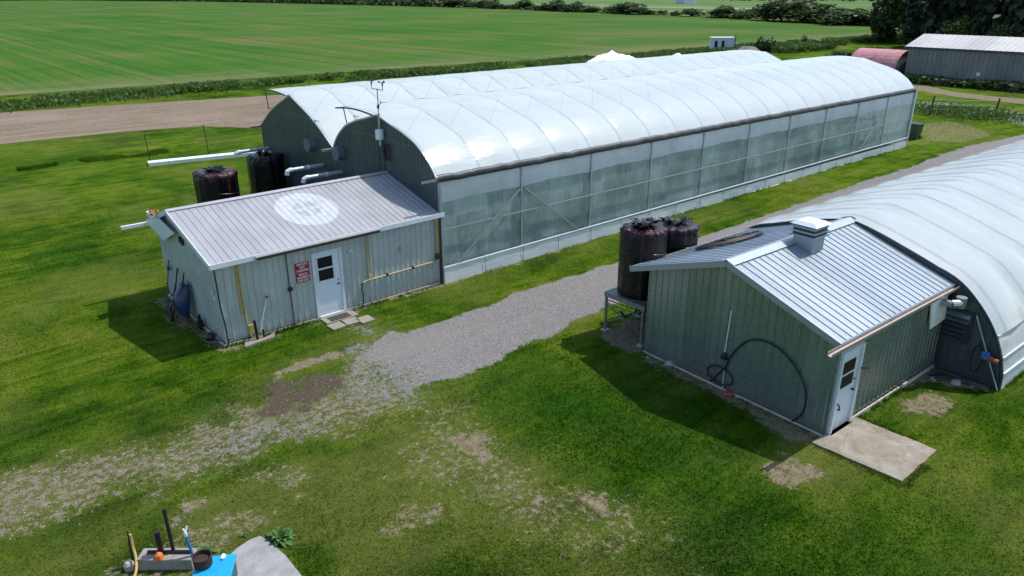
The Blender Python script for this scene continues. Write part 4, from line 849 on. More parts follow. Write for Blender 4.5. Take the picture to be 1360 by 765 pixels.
for sgn in (1, -1):
    ln = 3.32; s_ = math.hypot(ln, RH-EH); V_ = (0, -sgn*ln/s_, (RH-EH)/s_); N_ = (0, sgn*(RH-EH)/s_, ln/s_)
    mb = MB(TR); mb.ribbed((-.20, RV+sgn*ln, EH), (1,0,0), V_, N_, LR+.32, lambda u: 0, lambda u: s_, pitch=.27, rib=.034, h=.022)
    mb.add([(-.20,RV+sgn*ln,EH-.05),(LR+.1,RV+sgn*ln,EH-.05),(LR+.1,RV,RH-.05),(-.20,RV,RH-.05)], [(0,1,2,3)]); rf = mb.build('roof', M['rshed_roof'], S2)
    mb = MB(TR); mb.bar((-.22, RV+sgn*(ln+.03), EH-.055), (-.22, RV, RH-.055), .04, .17); mb.build('fascia', M['rshed_roof_rib'], S2)
    if sgn == 1: mb = MB(TR); mb.box(-.22, LR, RV+ln+.005, RV+ln+.035, EH-.13, EH+.02); mb.build('fascia', M['rshed_roof_rib'], S2)
    else: capr = rf
mb = MB(TR); mb.add([(-.24,RV-.24,RH-.035),(LR+.12,RV-.24,RH-.035),(LR+.12,RV,RH+.055),(-.24,RV,RH+.055),(LR+.12,RV+.24,RH-.035),(-.24,RV+.24,RH-.035)], [(0,1,2,3),(3,2,4,5)]); mb.build('ridge_cap', M['rshed_roof_rib'], capr)
mb = MB(TR); mb.bar((LR+.13,RV,RH+.02),(LR+.13,RV-3.32,EH+.02), .09, .09); mb.bar((LR+.13,RV,RH+.02),(LR+.13,RV+3.32,EH+.02), .09, .09); mb.build('end_flashing', M['gutter_dark'], S2)
mb = MB(TR); g0 = -6.12
mb.add([(u, v, z) for u in (-.80, 6.0) for v, z in ((g0-.01,EH+.0),(g0-.01,EH-.11),(g0-.11,EH-.13),(g0-.15,EH-.01),(g0-.135,EH-.01),(g0-.10,EH-.11),(g0-.02,EH-.09),(g0-.02,EH+.0))], [(i,(i+1)%8,8+(i+1)%8,8+i) for i in range(8)] + [(0,1,2,3,4,5,6,7),(15,14,13,12,11,10,9,8)])
mb.build('gutter', M['gutter_brown'], S2)
mb = MB(TR); mb.box(-.22, 5.9, g0-.005, g0+.03, EH-.14, EH+.01); mb.build('fascia', M['rshed_roof_rib'], S2)
mb = MB(TR); mb.box(1.12, 5.9, -6.07,-6.03, 0, .09); mb.box(-.06,-.03,-6.0,0,0,.05); mb.build('footing', M['foundation'], S2)
mb = MB(TR); mb.box(.10,.17,-6.10,-5.96,.03,2.32); mb.box(1.04,1.12,-6.10,-5.96,.03,2.32); mb.box(.17,1.04,-6.10,-5.96,2.26,2.32); mb.box(.10,1.12,-6.14,-5.96,0,.05); mb.build('door_frame', M['trim_white'], S2)
mb = MB(TR); mb.box(.172,1.038,-6.03,-5.99,.052,2.258); dr = mb.build('door', M['white_door'], S2)
mb = MB(TR); mb.box(.27,.86,-6.047,-6.031,1.25,2.0); mb.build('window', M['glass_dark'], dr)
mb = MB(TR); mb.box(.23,.90,-6.06,-6.032,2.0,2.05); mb.box(.23,.90,-6.06,-6.032,1.20,1.25); mb.box(.23,.90,-6.06,-6.048,1.60,1.64); mb.box(.23,.27,-6.055,-6.032,1.25,2.0); mb.box(.86,.90,-6.055,-6.032,1.25,2.0); mb.build('window_frame', M['trim_white'], dr)
mb = MB(TR); mb.tube([(.93,-6.03,1.05),(.93,-6.10,1.05)], .03, 8); mb.build('door_handle', M['black_plastic'], dr); mb = MB(TR); mb.tube([(.93,-6.03,1.35),(.93,-6.07,1.35)], .03, 8); mb.build('lock', M['black_plastic'], dr)
mb = MB(TR); mb.tube([(.30,-6.03,.85),(.32,-6.10,.80),(.36,-6.10,.66),(.42,-6.03,.62)], .02, 6); mb.build('door_pull', M['black_plastic'], dr)
mb = MB(TR); mb.tube([(1.08,-6.10,1.62),(1.30,-6.20,1.58)], .022, 6); mb.build('door_stay', M['black_plastic'], S2)
# roof ventilator
vx, vy = 2.95, RV-.42
vt = thing('roof_ventilator', 'square louvred metal ventilator on the blue-grey roof ridge', 'ventilator', TR((vx, vy, 3.55)))
mb = MB(TR); mb.box(vx-.30,vx+.30,vy-.30,vy+.30,3.42,4.02); mb.build('stack', M['rshed_roof_rib'], vt)
for k in range(3): mb = MB(TR); s_ = .39-.02*k; mb.box(vx-s_,vx+s_,vy-s_,vy+s_,4.0+k*.12,4.045+k*.12); mb.build('louvre_plate', M['rshed_roof_rib'], vt)
mb = MB(TR); mb.box(vx-.33,vx+.33,vy-.33,vy+.33,4.03,4.30); mb.build('core', M['gutter_dark'], vt)
mb = MB(TR); mb.add([(vx-.41,vy-.41,4.34),(vx+.41,vy-.41,4.34),(vx+.41,vy+.41,4.34),(vx-.41,vy+.41,4.34),(vx-.27,vy-.27,4.42),(vx+.27,vy-.27,4.42),(vx+.27,vy+.27,4.42),(vx-.27,vy+.27,4.42)], [(0,1,5,4),(1,2,6,5),(2,3,7,6),(3,0,4,7),(4,5,6,7),(3,2,1,0)]); mb.build('cap', M['trim_white'], vt)
mb = MB(TR); mb.add([(vx-.42,vy-.50,3.475),(vx+.42,vy-.50,3.475),(vx+.42,vy+.30,3.76),(vx-.42,vy+.30,3.76)], [(0,1,2,3)]); mb.build('flashing', M['rshed_roof_rib'], vt)
# hose coil lying on the roof
hc = thing('hose_coil', 'flattened coil of black irrigation hose lying on the blue-grey shed roof', 'hose', (4.45, -9.55, 3.1))
def rz2(y): return EH + (RH-EH)*(( -8.33 - y)/3.32) 
for k in range(9):
    rx = 1.15-.05*k; ry = .46-.028*k; pts = []; ph = random.random()*6
    for a in np.linspace(0, 6.283, 44, endpoint=False):
        x = 4.45 + rx*math.cos(a) + .04*math.sin(3*a+ph); y = -9.52 - .30*(x-4.45)*.9 + ry*math.sin(a) + .03*math.sin(2*a+ph); pts.append((x, y, rz2(y - (x-1.37)*SR*1.0 + 0) + .075 + .02*(k % 3) + .01*math.sin(5*a+ph)))
    mb = MB(); mb.tube(pts, .026, 6, closed=True); mb.build('hose_loop', M['rubber'], hc, smooth=True)
for k in range(6):
    a = k*1.05; x0, y0_ = 4.45+.9*math.cos(a), -9.52-.25*.9*math.cos(a)+.35*math.sin(a); x1, y1_ = 4.45-.5*math.cos(a+.8), -9.52+.15*math.cos(a)-.25*math.sin(a+.8)
    mb = MB(); mb.tube([(x0,y0_,rz2(y0_)+.09),((x0+x1)/2,(y0_+y1_)/2+.05,rz2((y0_+y1_)/2)+.12),(x1,y1_,rz2(y1_)+.09)], .024, 6); mb.build('hose_loop', M['rubber'], hc, smooth=True)
# hoses on the gable wall
hz = thing('hanging_hose', 'large black hose loop hung on the gable wall of the grey-green shed', 'hose', TR((-.06,-3.1,1.1)))
cx = lambda y: y + 8.89
pts = [(-.06, cx(-11.98), 1.05),(-.07,cx(-12.2),1.45),(-.07,cx(-12.5),1.78),(-.07,cx(-12.92),1.93),(-.07,cx(-13.4),1.88),(-.07,cx(-13.85),1.62),(-.07,cx(-14.2),1.2),(-.07,cx(-14.32),.75),(-.07,cx(-14.25),.35),(-.08,cx(-14.05),.06)]
def spline(p, k=6):
    o = []; P = [Vector(q) for q in p]
    for i in range(len(P)-1):
        a, b, c, d = P[max(i-1,0)], P[i], P[i+1], P[min(i+2,len(P)-1)]
        for t in range(k): t /= k; o.append(.5*((2*b)+(c-a)*t+(2*a-5*b+4*c-d)*t*t+(3*b-a-3*c+d)*t**3))
    o.append(P[-1]); return o
mb = MB(TR); mb.tube(spline(pts), .026, 8); mb.build('hose_loop', M['rubber'], hz, smooth=True)
mb = MB(TR); mb.tube([(-.09, cx(-11.75)+.42*math.cos(a), .42+.26*math.sin(a)) for a in np.linspace(0,6.283,28,endpoint=False)], .026, 8, closed=True); mb.build('hose_loop', M['rubber'], hz, smooth=True)
mb = MB(TR); mb.tube(spline([(-.07,cx(-11.98),1.05),(-.09,cx(-11.9),.75),(-.10,cx(-11.7),.45),(-.12,cx(-11.5),.15)]), .026, 8); mb.build('hose_loop', M['rubber'], hz, smooth=True)
hp = thing('hydrant_handle', 'pale vertical water pipe with green valve on the gable wall of the grey-green shed', 'pipe', TR((-.08,-2.95,0)))
mb = MB(TR); mb.tube([(-.06,cx(-11.86),2.42),(-.06,cx(-11.80),1.15)], .02, 8); mb.build('pipe', M['trim_white'], hp)
mb = MB(TR); mb.tube([(-.06,cx(-11.84),.72),(-.06,cx(-11.86),.0)], .022, 8); mb.build('pipe', M['pvc'], hp)
mb = MB(TR); mb.lathe((-.09,cx(-11.80),.98), [(0,0),(.05,.0),(.07,.05),(.06,.14),(.03,.18),(0,.18)], 10); mb.box(-.14,-.04,cx(-11.80)-.12,cx(-11.80)+.08,.96,1.02); mb.build('valve', M['green_bin'], hp)
mb = MB(); mb.lathe((1.10,-12.12,0), [(0,0),(.14,.0),(.16,.05),(.10,.08),(0,.08)], 12); one(mb, 'red_hose_end', M['red_plastic'], 'small faded red hose reel on the ground under the hose loops', 'hose end', (1.10,-12.12,0))
# pad
mb = MB(); PD = [(.62,-14.86),(2.55,-14.93),(2.60,-17.02),(.72,-16.98)]
nb = []
for i in range(4):
    a, b = Vector(PD[i]+(0,)), Vector(PD[(i+1)%4]+(0,))
    for q in range(8): t = q/8; p = a+(b-a)*t; nb.append((p.x+random.uniform(-.02,.02), p.y+random.uniform(-.02,.02)))
k = len(nb); mb.add([(x,y,-.02) for x,y in nb]+[(x,y,.05) for x,y in nb], [tuple(range(k,2*k))]+[(i,(i+1)%k,k+(i+1)%k,k+i) for i in range(k)])
def pad_mat():
    mt, n, b, o = newmat('cracked_concrete'); P = geo(n).outputs['Position']
    c = ramp(n, noise(n, P, 1.6, 6, .7, .5), [(.3, (.19, .155, .11)), (.5, (.28, .245, .19)), (.72, (.40, .37, .31))])
    c = mix(n, .5, c, ramp(n, noise(n, P, 22, 4, .7), [(.3, (.7, .7, .7)), (.7, (1.25, 1.25, 1.25))]), 'MULTIPLY')
    v = n.nodes.new('ShaderNodeTexVoronoi'); v.feature = 'DISTANCE_TO_EDGE'; v.inputs['Scale'].default_value = .9
    wv = n.nodes.new('ShaderNodeVectorMath'); nn = n.nodes.new('ShaderNodeTexNoise'); nn.inputs['Scale'].default_value = 3; n.links.new(P, nn.inputs['Vector']); n.links.new(P, wv.inputs[0])
    sc_ = n.nodes.new('ShaderNodeVectorMath'); sc_.operation = 'SCALE'; sc_.inputs[3].default_value = .5; n.links.new(nn.outputs[1], sc_.inputs[0]); n.links.new(sc_.outputs[0], wv.inputs[1]); n.links.new(wv.outputs[0], v.inputs['Vector'])
    cr = math_(n, 'SUBTRACT', 1, math_(n, 'MULTIPLY', v.outputs[0], 60, clamp=True)); c = mix(n, math_(n, 'MULTIPLY', cr, .55), c, (.14, .11, .07))
    n.links.new(c, b.inputs['Base Color']); b.inputs['Roughness'].default_value = .9; bump(n, noise(n, P, 22, 4, .7), .5, .01, b); return mt
M['pad'] = pad_mat()
o = mb.build('concrete_pad', M['pad'], None); o['kind'] = 'structure'; o['label'] = 'worn cracked concrete pad at the right shed door'

# ================================================================== RIGHT GREENHOUSE
def TG(p): return TR((p[0]+5.93, p[1], p[2]))
G2 = thing('arched_greenhouse', 'large round-arched greenhouse with milky film roof at the right edge', 'greenhouse', TG((20,-2.86,0)))
GC, GA, GH, GN = -2.86, 4.95, 3.70, 2.06
def arc_z(v):
    o = abs(v-GC); u = min(.99999, o/GA); e = GH*(1-u**GN)**(1/GN); g_ = 2.72 + 1.04*(1-(o/3.45)**1.3)
    k = min(1, max(0, (3.7-o)/1.0)); return e*(1-k) + g_*k
def arc(t):
    ct, s_ = math.cos(t), max(0, math.sin(t)); v = GC + GA*math.copysign(abs(ct)**(2/GN), ct); return (v, arc_z(v) if abs(v-GC) < 3.7 else GH*s_**(2/GN))
GL = 56
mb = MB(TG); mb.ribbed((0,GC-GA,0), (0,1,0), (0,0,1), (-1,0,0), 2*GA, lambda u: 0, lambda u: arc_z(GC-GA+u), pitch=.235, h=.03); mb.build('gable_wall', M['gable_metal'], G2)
T = np.linspace(.0, math.pi, 60)
mb = MB(TG); mb.tube([(-.03, *arc(t)) for t in T], .045, 6); mb.build('gable_trim', M['gutter_dark'], G2)
tl = math.asin((1.52/GH)**(GN/2))
def arcfilm(t0, t1, nt_, x0, x1, off=.02, bul=.13):
    XX = []
    for x in np.arange(x0, x1+.01, .25):
        bl = bul*abs(math.sin(math.pi*x/2.0))**.6; row = []
        for t in np.linspace(t0, t1, nt_):
            v, z = arc(t); nx_, nz_ = math.cos(t)/GA, math.sin(t)/GH; l = math.hypot(nx_, nz_); q = off + bl + wr(x+50, v)*.03; row.append((x, v+nx_/l*q, z+nz_/l*q))
        XX.append(row)
    m_ = MB(TG); m_.grid(XX); return m_
# t measured from +v side; right side (towards the camera's right) is t = pi
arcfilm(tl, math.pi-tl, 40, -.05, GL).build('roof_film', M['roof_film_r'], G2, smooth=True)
arcfilm(.05, tl, 6, -.02, GL, .0, 0).build('side_film', M['skirt'], G2, smooth=True)
def vpt(z): t = math.pi - math.asin((z/GH)**(GN/2)); return arc(t)[0]
for z0, z1, mt_ in ((.98, 1.50, 'roll_film'), (.52, .93, 'roll_film')):
    P = [[(x, vpt(z0+(z1-z0)*q/5) - .03 + .05*wr(x*2.5, q*2+z0*9), z0+(z1-z0)*q/5) for q in range(6)] for x in np.arange(0, GL, .15)]
    mb = MB(TG); mb.grid(P); mb.build('curtain_film', M[mt_], G2, smooth=True)
P = [[(x, GC-GA-.02+.01*wr(x,z), z) for z in (0,.25,.5)] for x in np.arange(0, GL, .5)]; mb = MB(TG); mb.grid(P); mb.build('skirt', M['skirt'], G2)
for z in (1.52, .95, .50): mb = MB(TG); mb.bar((-.03, vpt(z)-.05, z), (GL, vpt(z)-.05, z), .05, .07); mb.build('side_rail', M['trim_white'], G2)
for z in (1.45,): mb = MB(TG); mb.bar((-.03, arc(math.asin((z/GH)**(GN/2)))[0]+.03, z), (GL, arc(math.asin((z/GH)**(GN/2)))[0]+.03, z), .05, .07); mb.build('side_rail', M['trim_white'], G2)
for k in range(0, 29):
    mb = MB(TG); mb.tube([(2*k, GC+(v-GC)*.985, z*.985) for v, z in (arc(t) for t in np.linspace(0, math.pi, 30))], .03, 5); mb.build('hoop', M['hoop'], G2)
mb = MB(TG); mb.bar((0,GC,GH-.1),(GL,GC,GH-.1), .05); mb.bar((0,GC-2.6,arc_z(GC-2.6)-.06),(GL,GC-2.6,arc_z(GC-2.6)-.06), .04); mb.build('purlin', M['hoop'], G2)
quad('second_greenhouse_floor', [TG((.1,-7.7,0))[:2],TG((GL,-7.7,0))[:2],TG((GL,2,0))[:2],TG((.1,2,0))[:2]], .02, simple('brown_greenhouse_soil', (.10,.09,.07), .9, 0, .3, 2), 'soil floor inside the arched greenhouse')
mb = MB(TG); mb.ribbed((GL,GC-GA,0), (0,1,0), (0,0,1), (1,0,0), 2*GA, lambda u: 0, lambda u: arc_z(GC-GA+u), pitch=.5); mb.build('end_wall', M['skirt'], G2)
# shutter, exhaust, board, crank on its gable and on the shed wall
lv = thing('louvred_shutter', 'dark louvred ventilation shutter on the gable of the arched greenhouse', 'shutter', TG((-.08,-6.55,1.5)))
mb = MB(TG); v0, v1 = -6.78, -6.02
mb.box(-.10,-.03,v0,v1,1.02,1.07); mb.box(-.10,-.03,v0,v1,1.95,2.0); mb.box(-.10,-.03,v0,v0+.04,1.07,1.95); mb.box(-.10,-.03,v1-.04,v1,1.07,1.95); mb.build('frame', M['gutter_dark'], lv)
for k in range(6): z = 1.10+k*.145; mb = MB(TG); mb.add([(-.06,v0+.04,z+.10),(-.06,v1-.04,z+.10),(-.24,v1-.04,z+.02),(-.24,v0+.04,z+.02),(-.06,v0+.04,z+.09),(-.06,v1-.04,z+.09),(-.24,v1-.04,z+.01),(-.24,v0+.04,z+.01)], [(0,1,2,3),(7,6,5,4),(3,2,6,7),(0,3,7,4),(1,5,6,2)]); mb.build('slat', M['galv'] if k > 3 else M['gable_metal'], lv)
mb = MB(TR); mb.add([(4.55,-6.06,2.56),(5.55,-6.06,2.60),(5.80,-6.06,1.62),(4.90,-6.06,1.55),(4.55,-6.10,2.56),(5.55,-6.10,2.60),(5.80,-6.10,1.62),(4.90,-6.10,1.55)], [(4,5,6,7),(3,2,1,0),(0,1,5,4),(1,2,6,5),(2,3,7,6),(3,0,4,7)])
one(mb, 'exhaust_board', M['white_board'], 'pale board around the exhaust pipe high on the grey-green shed side wall', 'board', TR((5.2,-6.08,2.1)))
mb = MB(TR); mb.tube([(5.25,-6.10,2.30),(5.25,-6.40,2.30)], .10, 12); mb.tube([(5.25,-6.35,2.30),(5.42,-6.46,2.30),(5.62,-6.46,2.28)], .12, 12); mb.tube([(5.60,-6.46,2.16),(5.60,-6.46,2.46)], .14, 12); one(mb, 'exhaust_pipe', M['galv'], 'shiny elbow exhaust pipe sticking out of the pale board on the shed wall', 'exhaust', TR((5.3,-6.3,2.3)))
cr = thing('crank_motor', 'red and blue curtain winding motor on a slanted pole at the arched greenhouse corner', 'motor', TG((-.12,-7.6,.9)))
mb = MB(TG); mb.tube([(-.12,-6.85,1.98),(-.12,-7.8,.02)], .022, 8); mb.build('guide_pole', M['galv'], cr)
mb = MB(TG); mb.box(-.26,-.10,-7.42,-7.24,.84,1.05); mb.build('gearbox', M['blue_post'], cr, bevel=.015)
mb = MB(TG); mb.tube([(-.18,-7.42,.90),(-.18,-7.66,.86)], .075, 10); mb.build('motor_housing', M['red_plastic'], cr)
mb = MB(TG); mb.tube([(-.08, -7.10+.14*math.cos(a), .72+.42*math.sin(a)) for a in np.linspace(0,6.283,22,endpoint=False)], .014, 6, closed=True); one(mb, 'cable_loop', M['black_plastic'], 'black cable loop hanging on the arched greenhouse gable', 'cable', TG((-.08,-7.1,.7)))
for i, (x, y, s_, lb) in enumerate(((6.55,-15.95,.17,'flat pale stone in the dirt below the dark louvred shutter'),(6.75,-16.35,.12,'smaller pale stone nearest the crank motor pole'),(6.3,-15.45,.10,'small stone in the corner between shed wall and arched gable'))):
    mb = MB(); mb.lathe((x,y,0), [(0,0),(s_,0),(s_*.95,s_*.3),(s_*.6,s_*.45),(0,s_*.5)], 9, 'z', lambda i_, a: .25*math.sin(a*2+1)+.1*math.sin(a*5)); one(mb, 'stone', M['stone'], lb, 'stone', (x,y,0))
mb = MB(); mb.bar((6.9,-15.35,.05),(6.6,-16.75,.06), .12, .05); one(mb, 'old_plank', M['wood_old'], 'dark old plank lying at the foot of the arched greenhouse gable', 'plank', (6.75,-16,.05))
mb = MB(); mb.bar((6.4,-15.3,.04),(6.95,-15.7,.05), .10, .04); mb.bar((6.2,-15.5,.09),(7.05,-16.3,.07), .07, .04); one(mb, 'scrap_boards', M['gutter_dark'], 'crossed dark scrap boards in the corner by the louvred shutter', 'boards', (6.6,-15.6,.05))

# ================================================================== FOREGROUND LEFT BOTTOM
bk = thing('concrete_block', 'rough concrete block trough carrying the black pipe', 'block', (-12.75,-8.75,0))
def TB(p): a = -.70; return (-12.78+p[0]*math.cos(a)-p[1]*math.sin(a), -8.78+p[0]*math.sin(a)+p[1]*math.cos(a), p[2])
mb = MB(TB); mb.box(-.52,.55,-.17,.17,0,.26); mb.build('block_body', M['block'], bk, bevel=.02)
pf = thing('black_pipe_fitting', 'black upright pipes with orange valve on the concrete block', 'pipe', (-12.75,-8.75,.26))
mb = MB(TB); mb.tube([(-.36,.02,.29),(.50,.02,.29)], .036, 10); mb.build('pipe', M['black_plastic'], pf)
mb = MB(TB); mb.tube([(.13,.04,.29),(.09,.10,1.25)], .036, 10); mb.build('pipe', M['black_plastic'], pf, label='tall upright black pipe')
mb = MB(TB); mb.tube([(-.10,.02,.29),(-.13,.06,.74)], .055, 10); mb.build('pipe', M['black_plastic'], pf, label='short thick upright black pipe')
mb = MB(TB); mb.lathe((-.08,-.12,.20), [(0,0),(.06,.02),(.085,.08),(.07,.15),(.03,.19),(0,.20)], 7); mb.build('valve_cap', M['orange'], pf)
mb = MB(TB); mb.tube([(-.66,-.02,0),(-.66,.02,.62)], .03, 8); mb.tube([(-.66,.02,.62),(-.67,.02,.80)], .014, 6); one(mb, 'thin_stake', M['post_dark'], 'thin dark stake with pale tip left of the concrete block', 'stake', TB((-.66,0,0)))
mb = MB(TB); mb.tube(spline([(-.62,.02,.72),(-.60,-.02,.45),(-.52,-.14,.28),(-.40,-.42,.22),(-.34,-.75,.2)]), .026, 8); one(mb, 'yellow_hose', M['yellow_wood'], 'yellow hose curving down beside the stake at the bottom left', 'hose', TB((-.5,-.2,.2)))
mb = MB(TB); mb.lathe((-.70,-.12,0), [(0,0),(.09,0),(.10,.12),(.06,.18),(0,.2)], 8); one(mb, 'grey_stone', M['stone'], 'grey stone at the foot of the thin dark stake', 'stone', TB((-.7,-.12,0)))
bp_ = thing('blue_post', 'blue post with pale clip on top standing by the rusty pot', 'post', (-12.35,-9.2,0))
mb = MB(); mb.tube([(-12.38,-9.22,0),(-12.44,-9.12,.72)], .028, 10); mb.build('post_tube', M['blue_post'], bp_)
mb = MB(); mb.tube([(-12.44,-9.12,.72),(-12.44,-9.11,.80)], .034, 8); mb.bar((-12.44,-9.11,.80),(-12.38,-9.08,.90), .03); mb.bar((-12.44,-9.11,.80),(-12.46,-9.08,.88), .025); mb.build('clip', M['trim_white'], bp_)
bx = thing('blue_cabinet', 'bright blue lidded equipment box with dark teal front at the bottom edge', 'box', (-12.2,-9.9,0))
def TX(p): a = -.55; return (-12.13+p[0]*math.cos(a)-p[1]*math.sin(a), -10.0+p[0]*math.sin(a)+p[1]*math.cos(a), p[2])
mb = MB(TX); mb.box(-.42,.22,-.40,.18,0,.44); mb.build('box_body', M['teal_dark'], bx, bevel=.01)
mb = MB(TX); mb.box(-.45,.25,-.43,.21,.44,.50); mb.build('lid', M['cyan'], bx, bevel=.01)
mb = MB(TX); mb.box(-.02,.06,.10,.20,.50,.52); mb.box(.0,.04,.06,.2,.52,.54); mb.build('latch', M['trim_white'], bx)
po = thing('rusty_pot', 'round rusty iron pot with brown water standing on the blue box', 'pot', TX((-.28,-.02,.5)))
c = TX((-.30,-.02,.5))
mb = MB(); mb.lathe(c, [(0,0),(.15,0),(.165,.03),(.17,.20),(.178,.205),(.178,.225),(.160,.225),(.155,.15),(.155,.14)], 28); mb.build('pot_body', M['rust'], po, smooth=False)
mb = MB(); mb.lathe((c[0],c[1],c[2]+.12), [(0,.0),(.154,.0),(.154,.015),(0,.016)], 28); mb.build('water', M['rust_in'], po)
mb = MB(); sp_ = [(-12.02,-9.72),(-11.83,-9.40),(-11.62,-9.28),(-11.33,-9.20),(-11.10,-9.22),(-11.02,-9.55),(-10.95,-10.1),(-10.95,-10.9),(-11.3,-11.4),(-12.0,-11.3)]
k = len(sp_); mb.add([(x,y,-.02) for x,y in sp_]+[(x,y,.05) for x,y in sp_], [tuple(range(k,2*k))[::-1]]+[(i,(i+1)%k,k+(i+1)%k,k+i) for i in range(k)])
one(mb, 'grey_paving_slab', M['concrete_grey'], 'light grey concrete slab at the bottom edge beside the blue box', 'slab', (-11.4,-10,0))
def weed(x, y, n_, s_, label):
    mb = MB()
    for k in range(n_):
        a = k*2.4+random.random()*.4; up = .35+.65*(k/n_); l = s_*(1.05-.45*k/n_)*(.8+.4*random.random()); wd = l*.17; d = Vector((math.cos(a), math.sin(a), 0)); sd_ = Vector((-d.y, d.x, 0)); P = []
        for q in range(6):
            t = q/5; c = d*(l*t*(1.1-up*.55)) + Vector((0,0,l*(up*t - .62*t*t*(1.1-up*.6))+.02)); wq = wd*math.sin(math.pi*min(1,t*.86+.1))**.8
            P.append([Vector((x,y,0))+c-sd_*wq+Vector((0,0,wq*.4)), Vector((x,y,0))+c, Vector((x,y,0))+c+sd_*wq+Vector((0,0,wq*.4))])
        mb.grid(P)
    return one(mb, 'broadleaf_weed', M['leaf_weed'], label, 'weed', (x,y,0), smooth=True)
weed(-10.82,-9.56,30,.42,'bright green broad-leaved weed right of the grey slab')
weed(-12.18,-8.98,20,.34,'green weed growing between the blue post and the rusty pot')
weed(-11.35,-8.95,9,.12,'small low weed just above the grey slab tip')

# ================================================================== LEFT LAWN, FIELD SIDE
mb = MB(); mb.bar((-2.35,29.3,.12),(6.5,27.6,.12), .75, .22); one(mb, 'white_board', M['white_board'], 'long white board lying on the lawn left of the greenhouse', 'board', (2,28.5,0))
for i, (x, y, h, lb) in enumerate(((-2.05,29.9,1.95,'thin dark post left of the other one above the long white board'),(1.6,29.5,2.15,'thin dark post behind the middle of the long white board'))):
    mb = MB(); mb.tube([(x,y,0),(x-.06,y,h)], .03, 6); one(mb, 'thin_post', M['post_dark'], lb, 'post', (x,y,0))
# ditch grass
n_ = 110000; x = -90 + 262*rng.random(n_); cy = 66.5 - .062*(x+5) + 1.2*np.sin(x*.07); y = cy + rng.normal(0, 1.6, n_); keep = fbm(x, y, .25) > .40; x, y = x[keep], y[keep]; n_ = len(x)
h = (.25+.75*fbm(x, y, .35)) * (1.2 - .25*np.abs(y - (66.5-.062*(x+5)))/2.5).clip(.3, 1.2)
V = leaf_cloud(np.stack([x, y, h*rng.random(n_)**.6], 1), .20 + .16*rng.random(n_), 1.9); o = quads_obj('ditch_grass', V, M['leaf_ditch']); o['kind'] = 'stuff'; o['label'] = 'tall unmown grass and weeds along the ditch before the field'
n_ = 30000; x = 95 + 70*rng.random(n_); y = 49 + 8*rng.random(n_) - .04*(x-95); keep = fbm(x, y, .12) > .46; x, y = x[keep], y[keep]; n_ = len(x)
V = leaf_cloud(np.stack([x, y, 1.0*rng.random(n_)], 1), .3 + .2*rng.random(n_), 1.8); o = quads_obj('rough_grass', V, M['leaf_ditch']); o['kind'] = 'stuff'; o['label'] = 'rough tall grass beyond the far end of the greenhouse'
n_ = 5000; x = 58.2 + rng.normal(0, 1.5, n_); y = 2.8 + rng.normal(0, 2.3, n_); V = leaf_cloud(np.stack([x, y, .55*rng.random(n_)], 1), .13 + .12*rng.random(n_), 1.9); o = quads_obj('tall_grass_patch', V, M['leaf_ditch']); o['kind'] = 'stuff'; o['label'] = 'tall grass patch between the two wooden fence posts'

# ================================================================== FAR END OF GREENHOUSE
bn = thing('wheeled_bin', 'dark green wheeled rubbish bin behind the far greenhouse corner', 'bin', (43.3,.8,0))
mb = MB(); mb.add([(42.95,.42,.08),(43.6,.42,.08),(43.6,1.1,.08),(42.95,1.1,.08),(42.88,.33,1.08),(43.7,.33,1.08),(43.7,1.2,1.08),(42.88,1.2,1.08)], [(0,3,2,1),(4,5,6,7),(0,1,5,4),(1,2,6,5),(2,3,7,6),(3,0,4,7)]); mb.build('bin_body', M['green_bin'], bn)
mb = MB(); mb.box(42.84,43.74,.29,1.24,1.08,1.17); mb.build('lid', M['green_bin'], bn, bevel=.02)
for yy in (.38,1.14): mb = MB(); mb.lathe((43.62,yy,.13), [(0,-.04),(.13,-.04),(.13,.04),(0,.04)], 12, 'y'); mb.build('wheel', M['rubber'], bn)
for x, y, h, lb in ((56,4.7,1.65,'left wooden fence post beyond the green bin'),(59.5,.7,1.5,'right wooden fence post beside the gravel track')):
    mb = MB(); mb.tube([(x,y,0),(x+.03,y-.1,h)], [.10,.085], 8); one(mb, 'fence_post', M['wood_old'], lb, 'post', (x,y,0))
mb = MB()
for z in (.5,.9,1.3): mb.tube([(56,4.7,z),(57.8,2.7,z-.04),(59.5,.7,z)], .008, 4)
one(mb, 'fence_wire', M['galv'], 'thin fence wires strung between the two wooden posts', 'wire', (57.8,2.7,.9))

# barn
BN = thing('long_barn', 'long grey ribbed metal barn with pale roof at the top right', 'barn', (85,8,0))
mb = MB(); mb.ribbed((80.9,-12,0), (0,1,0), (0,0,1), (-1,0,0), 29.8, lambda u: 0, lambda u: 3.95, pitch=.5, rib=.12, h=.05); mb.build('wall', M['barn_wall'], BN)
mb = MB(); mb.add([(80.9,17.8,0),(89.9,17.8,0),(89.9,17.8,3.95),(85.4,17.8,5.15),(80.9,17.8,3.95)], [(0,1,2,3,4)]); mb.build('wall', M['barn_wall'], BN)
mb = MB(); mb.add([(80.9,-12,0),(89.9,-12,0),(89.9,-12,3.95),(85.4,-12,5.15),(80.9,-12,3.95)], [(4,3,2,1,0)]); mb.box(89.85,89.9,-12,17.8,0,3.95); mb.build('wall', M['barn_wall'], BN)
for sg in (-1, 1):
    mb = MB(); s_ = math.hypot(4.75,1.25); mb.ribbed((85.4+sg*4.75,-12.4,3.92), (0,1,0), (-sg*4.75/s_,0,1.25/s_), (sg*1.25/s_,0,4.75/s_), 30.6, lambda u: 0, lambda u: s_, pitch=.6, rib=.08, h=.04); mb.build('roof', M['barn_roof'], BN)
mb = MB(); mb.box(80.62,80.70,-12.4,18.2,3.72,3.93); mb.build('fascia', M['gutter_dark'], BN)
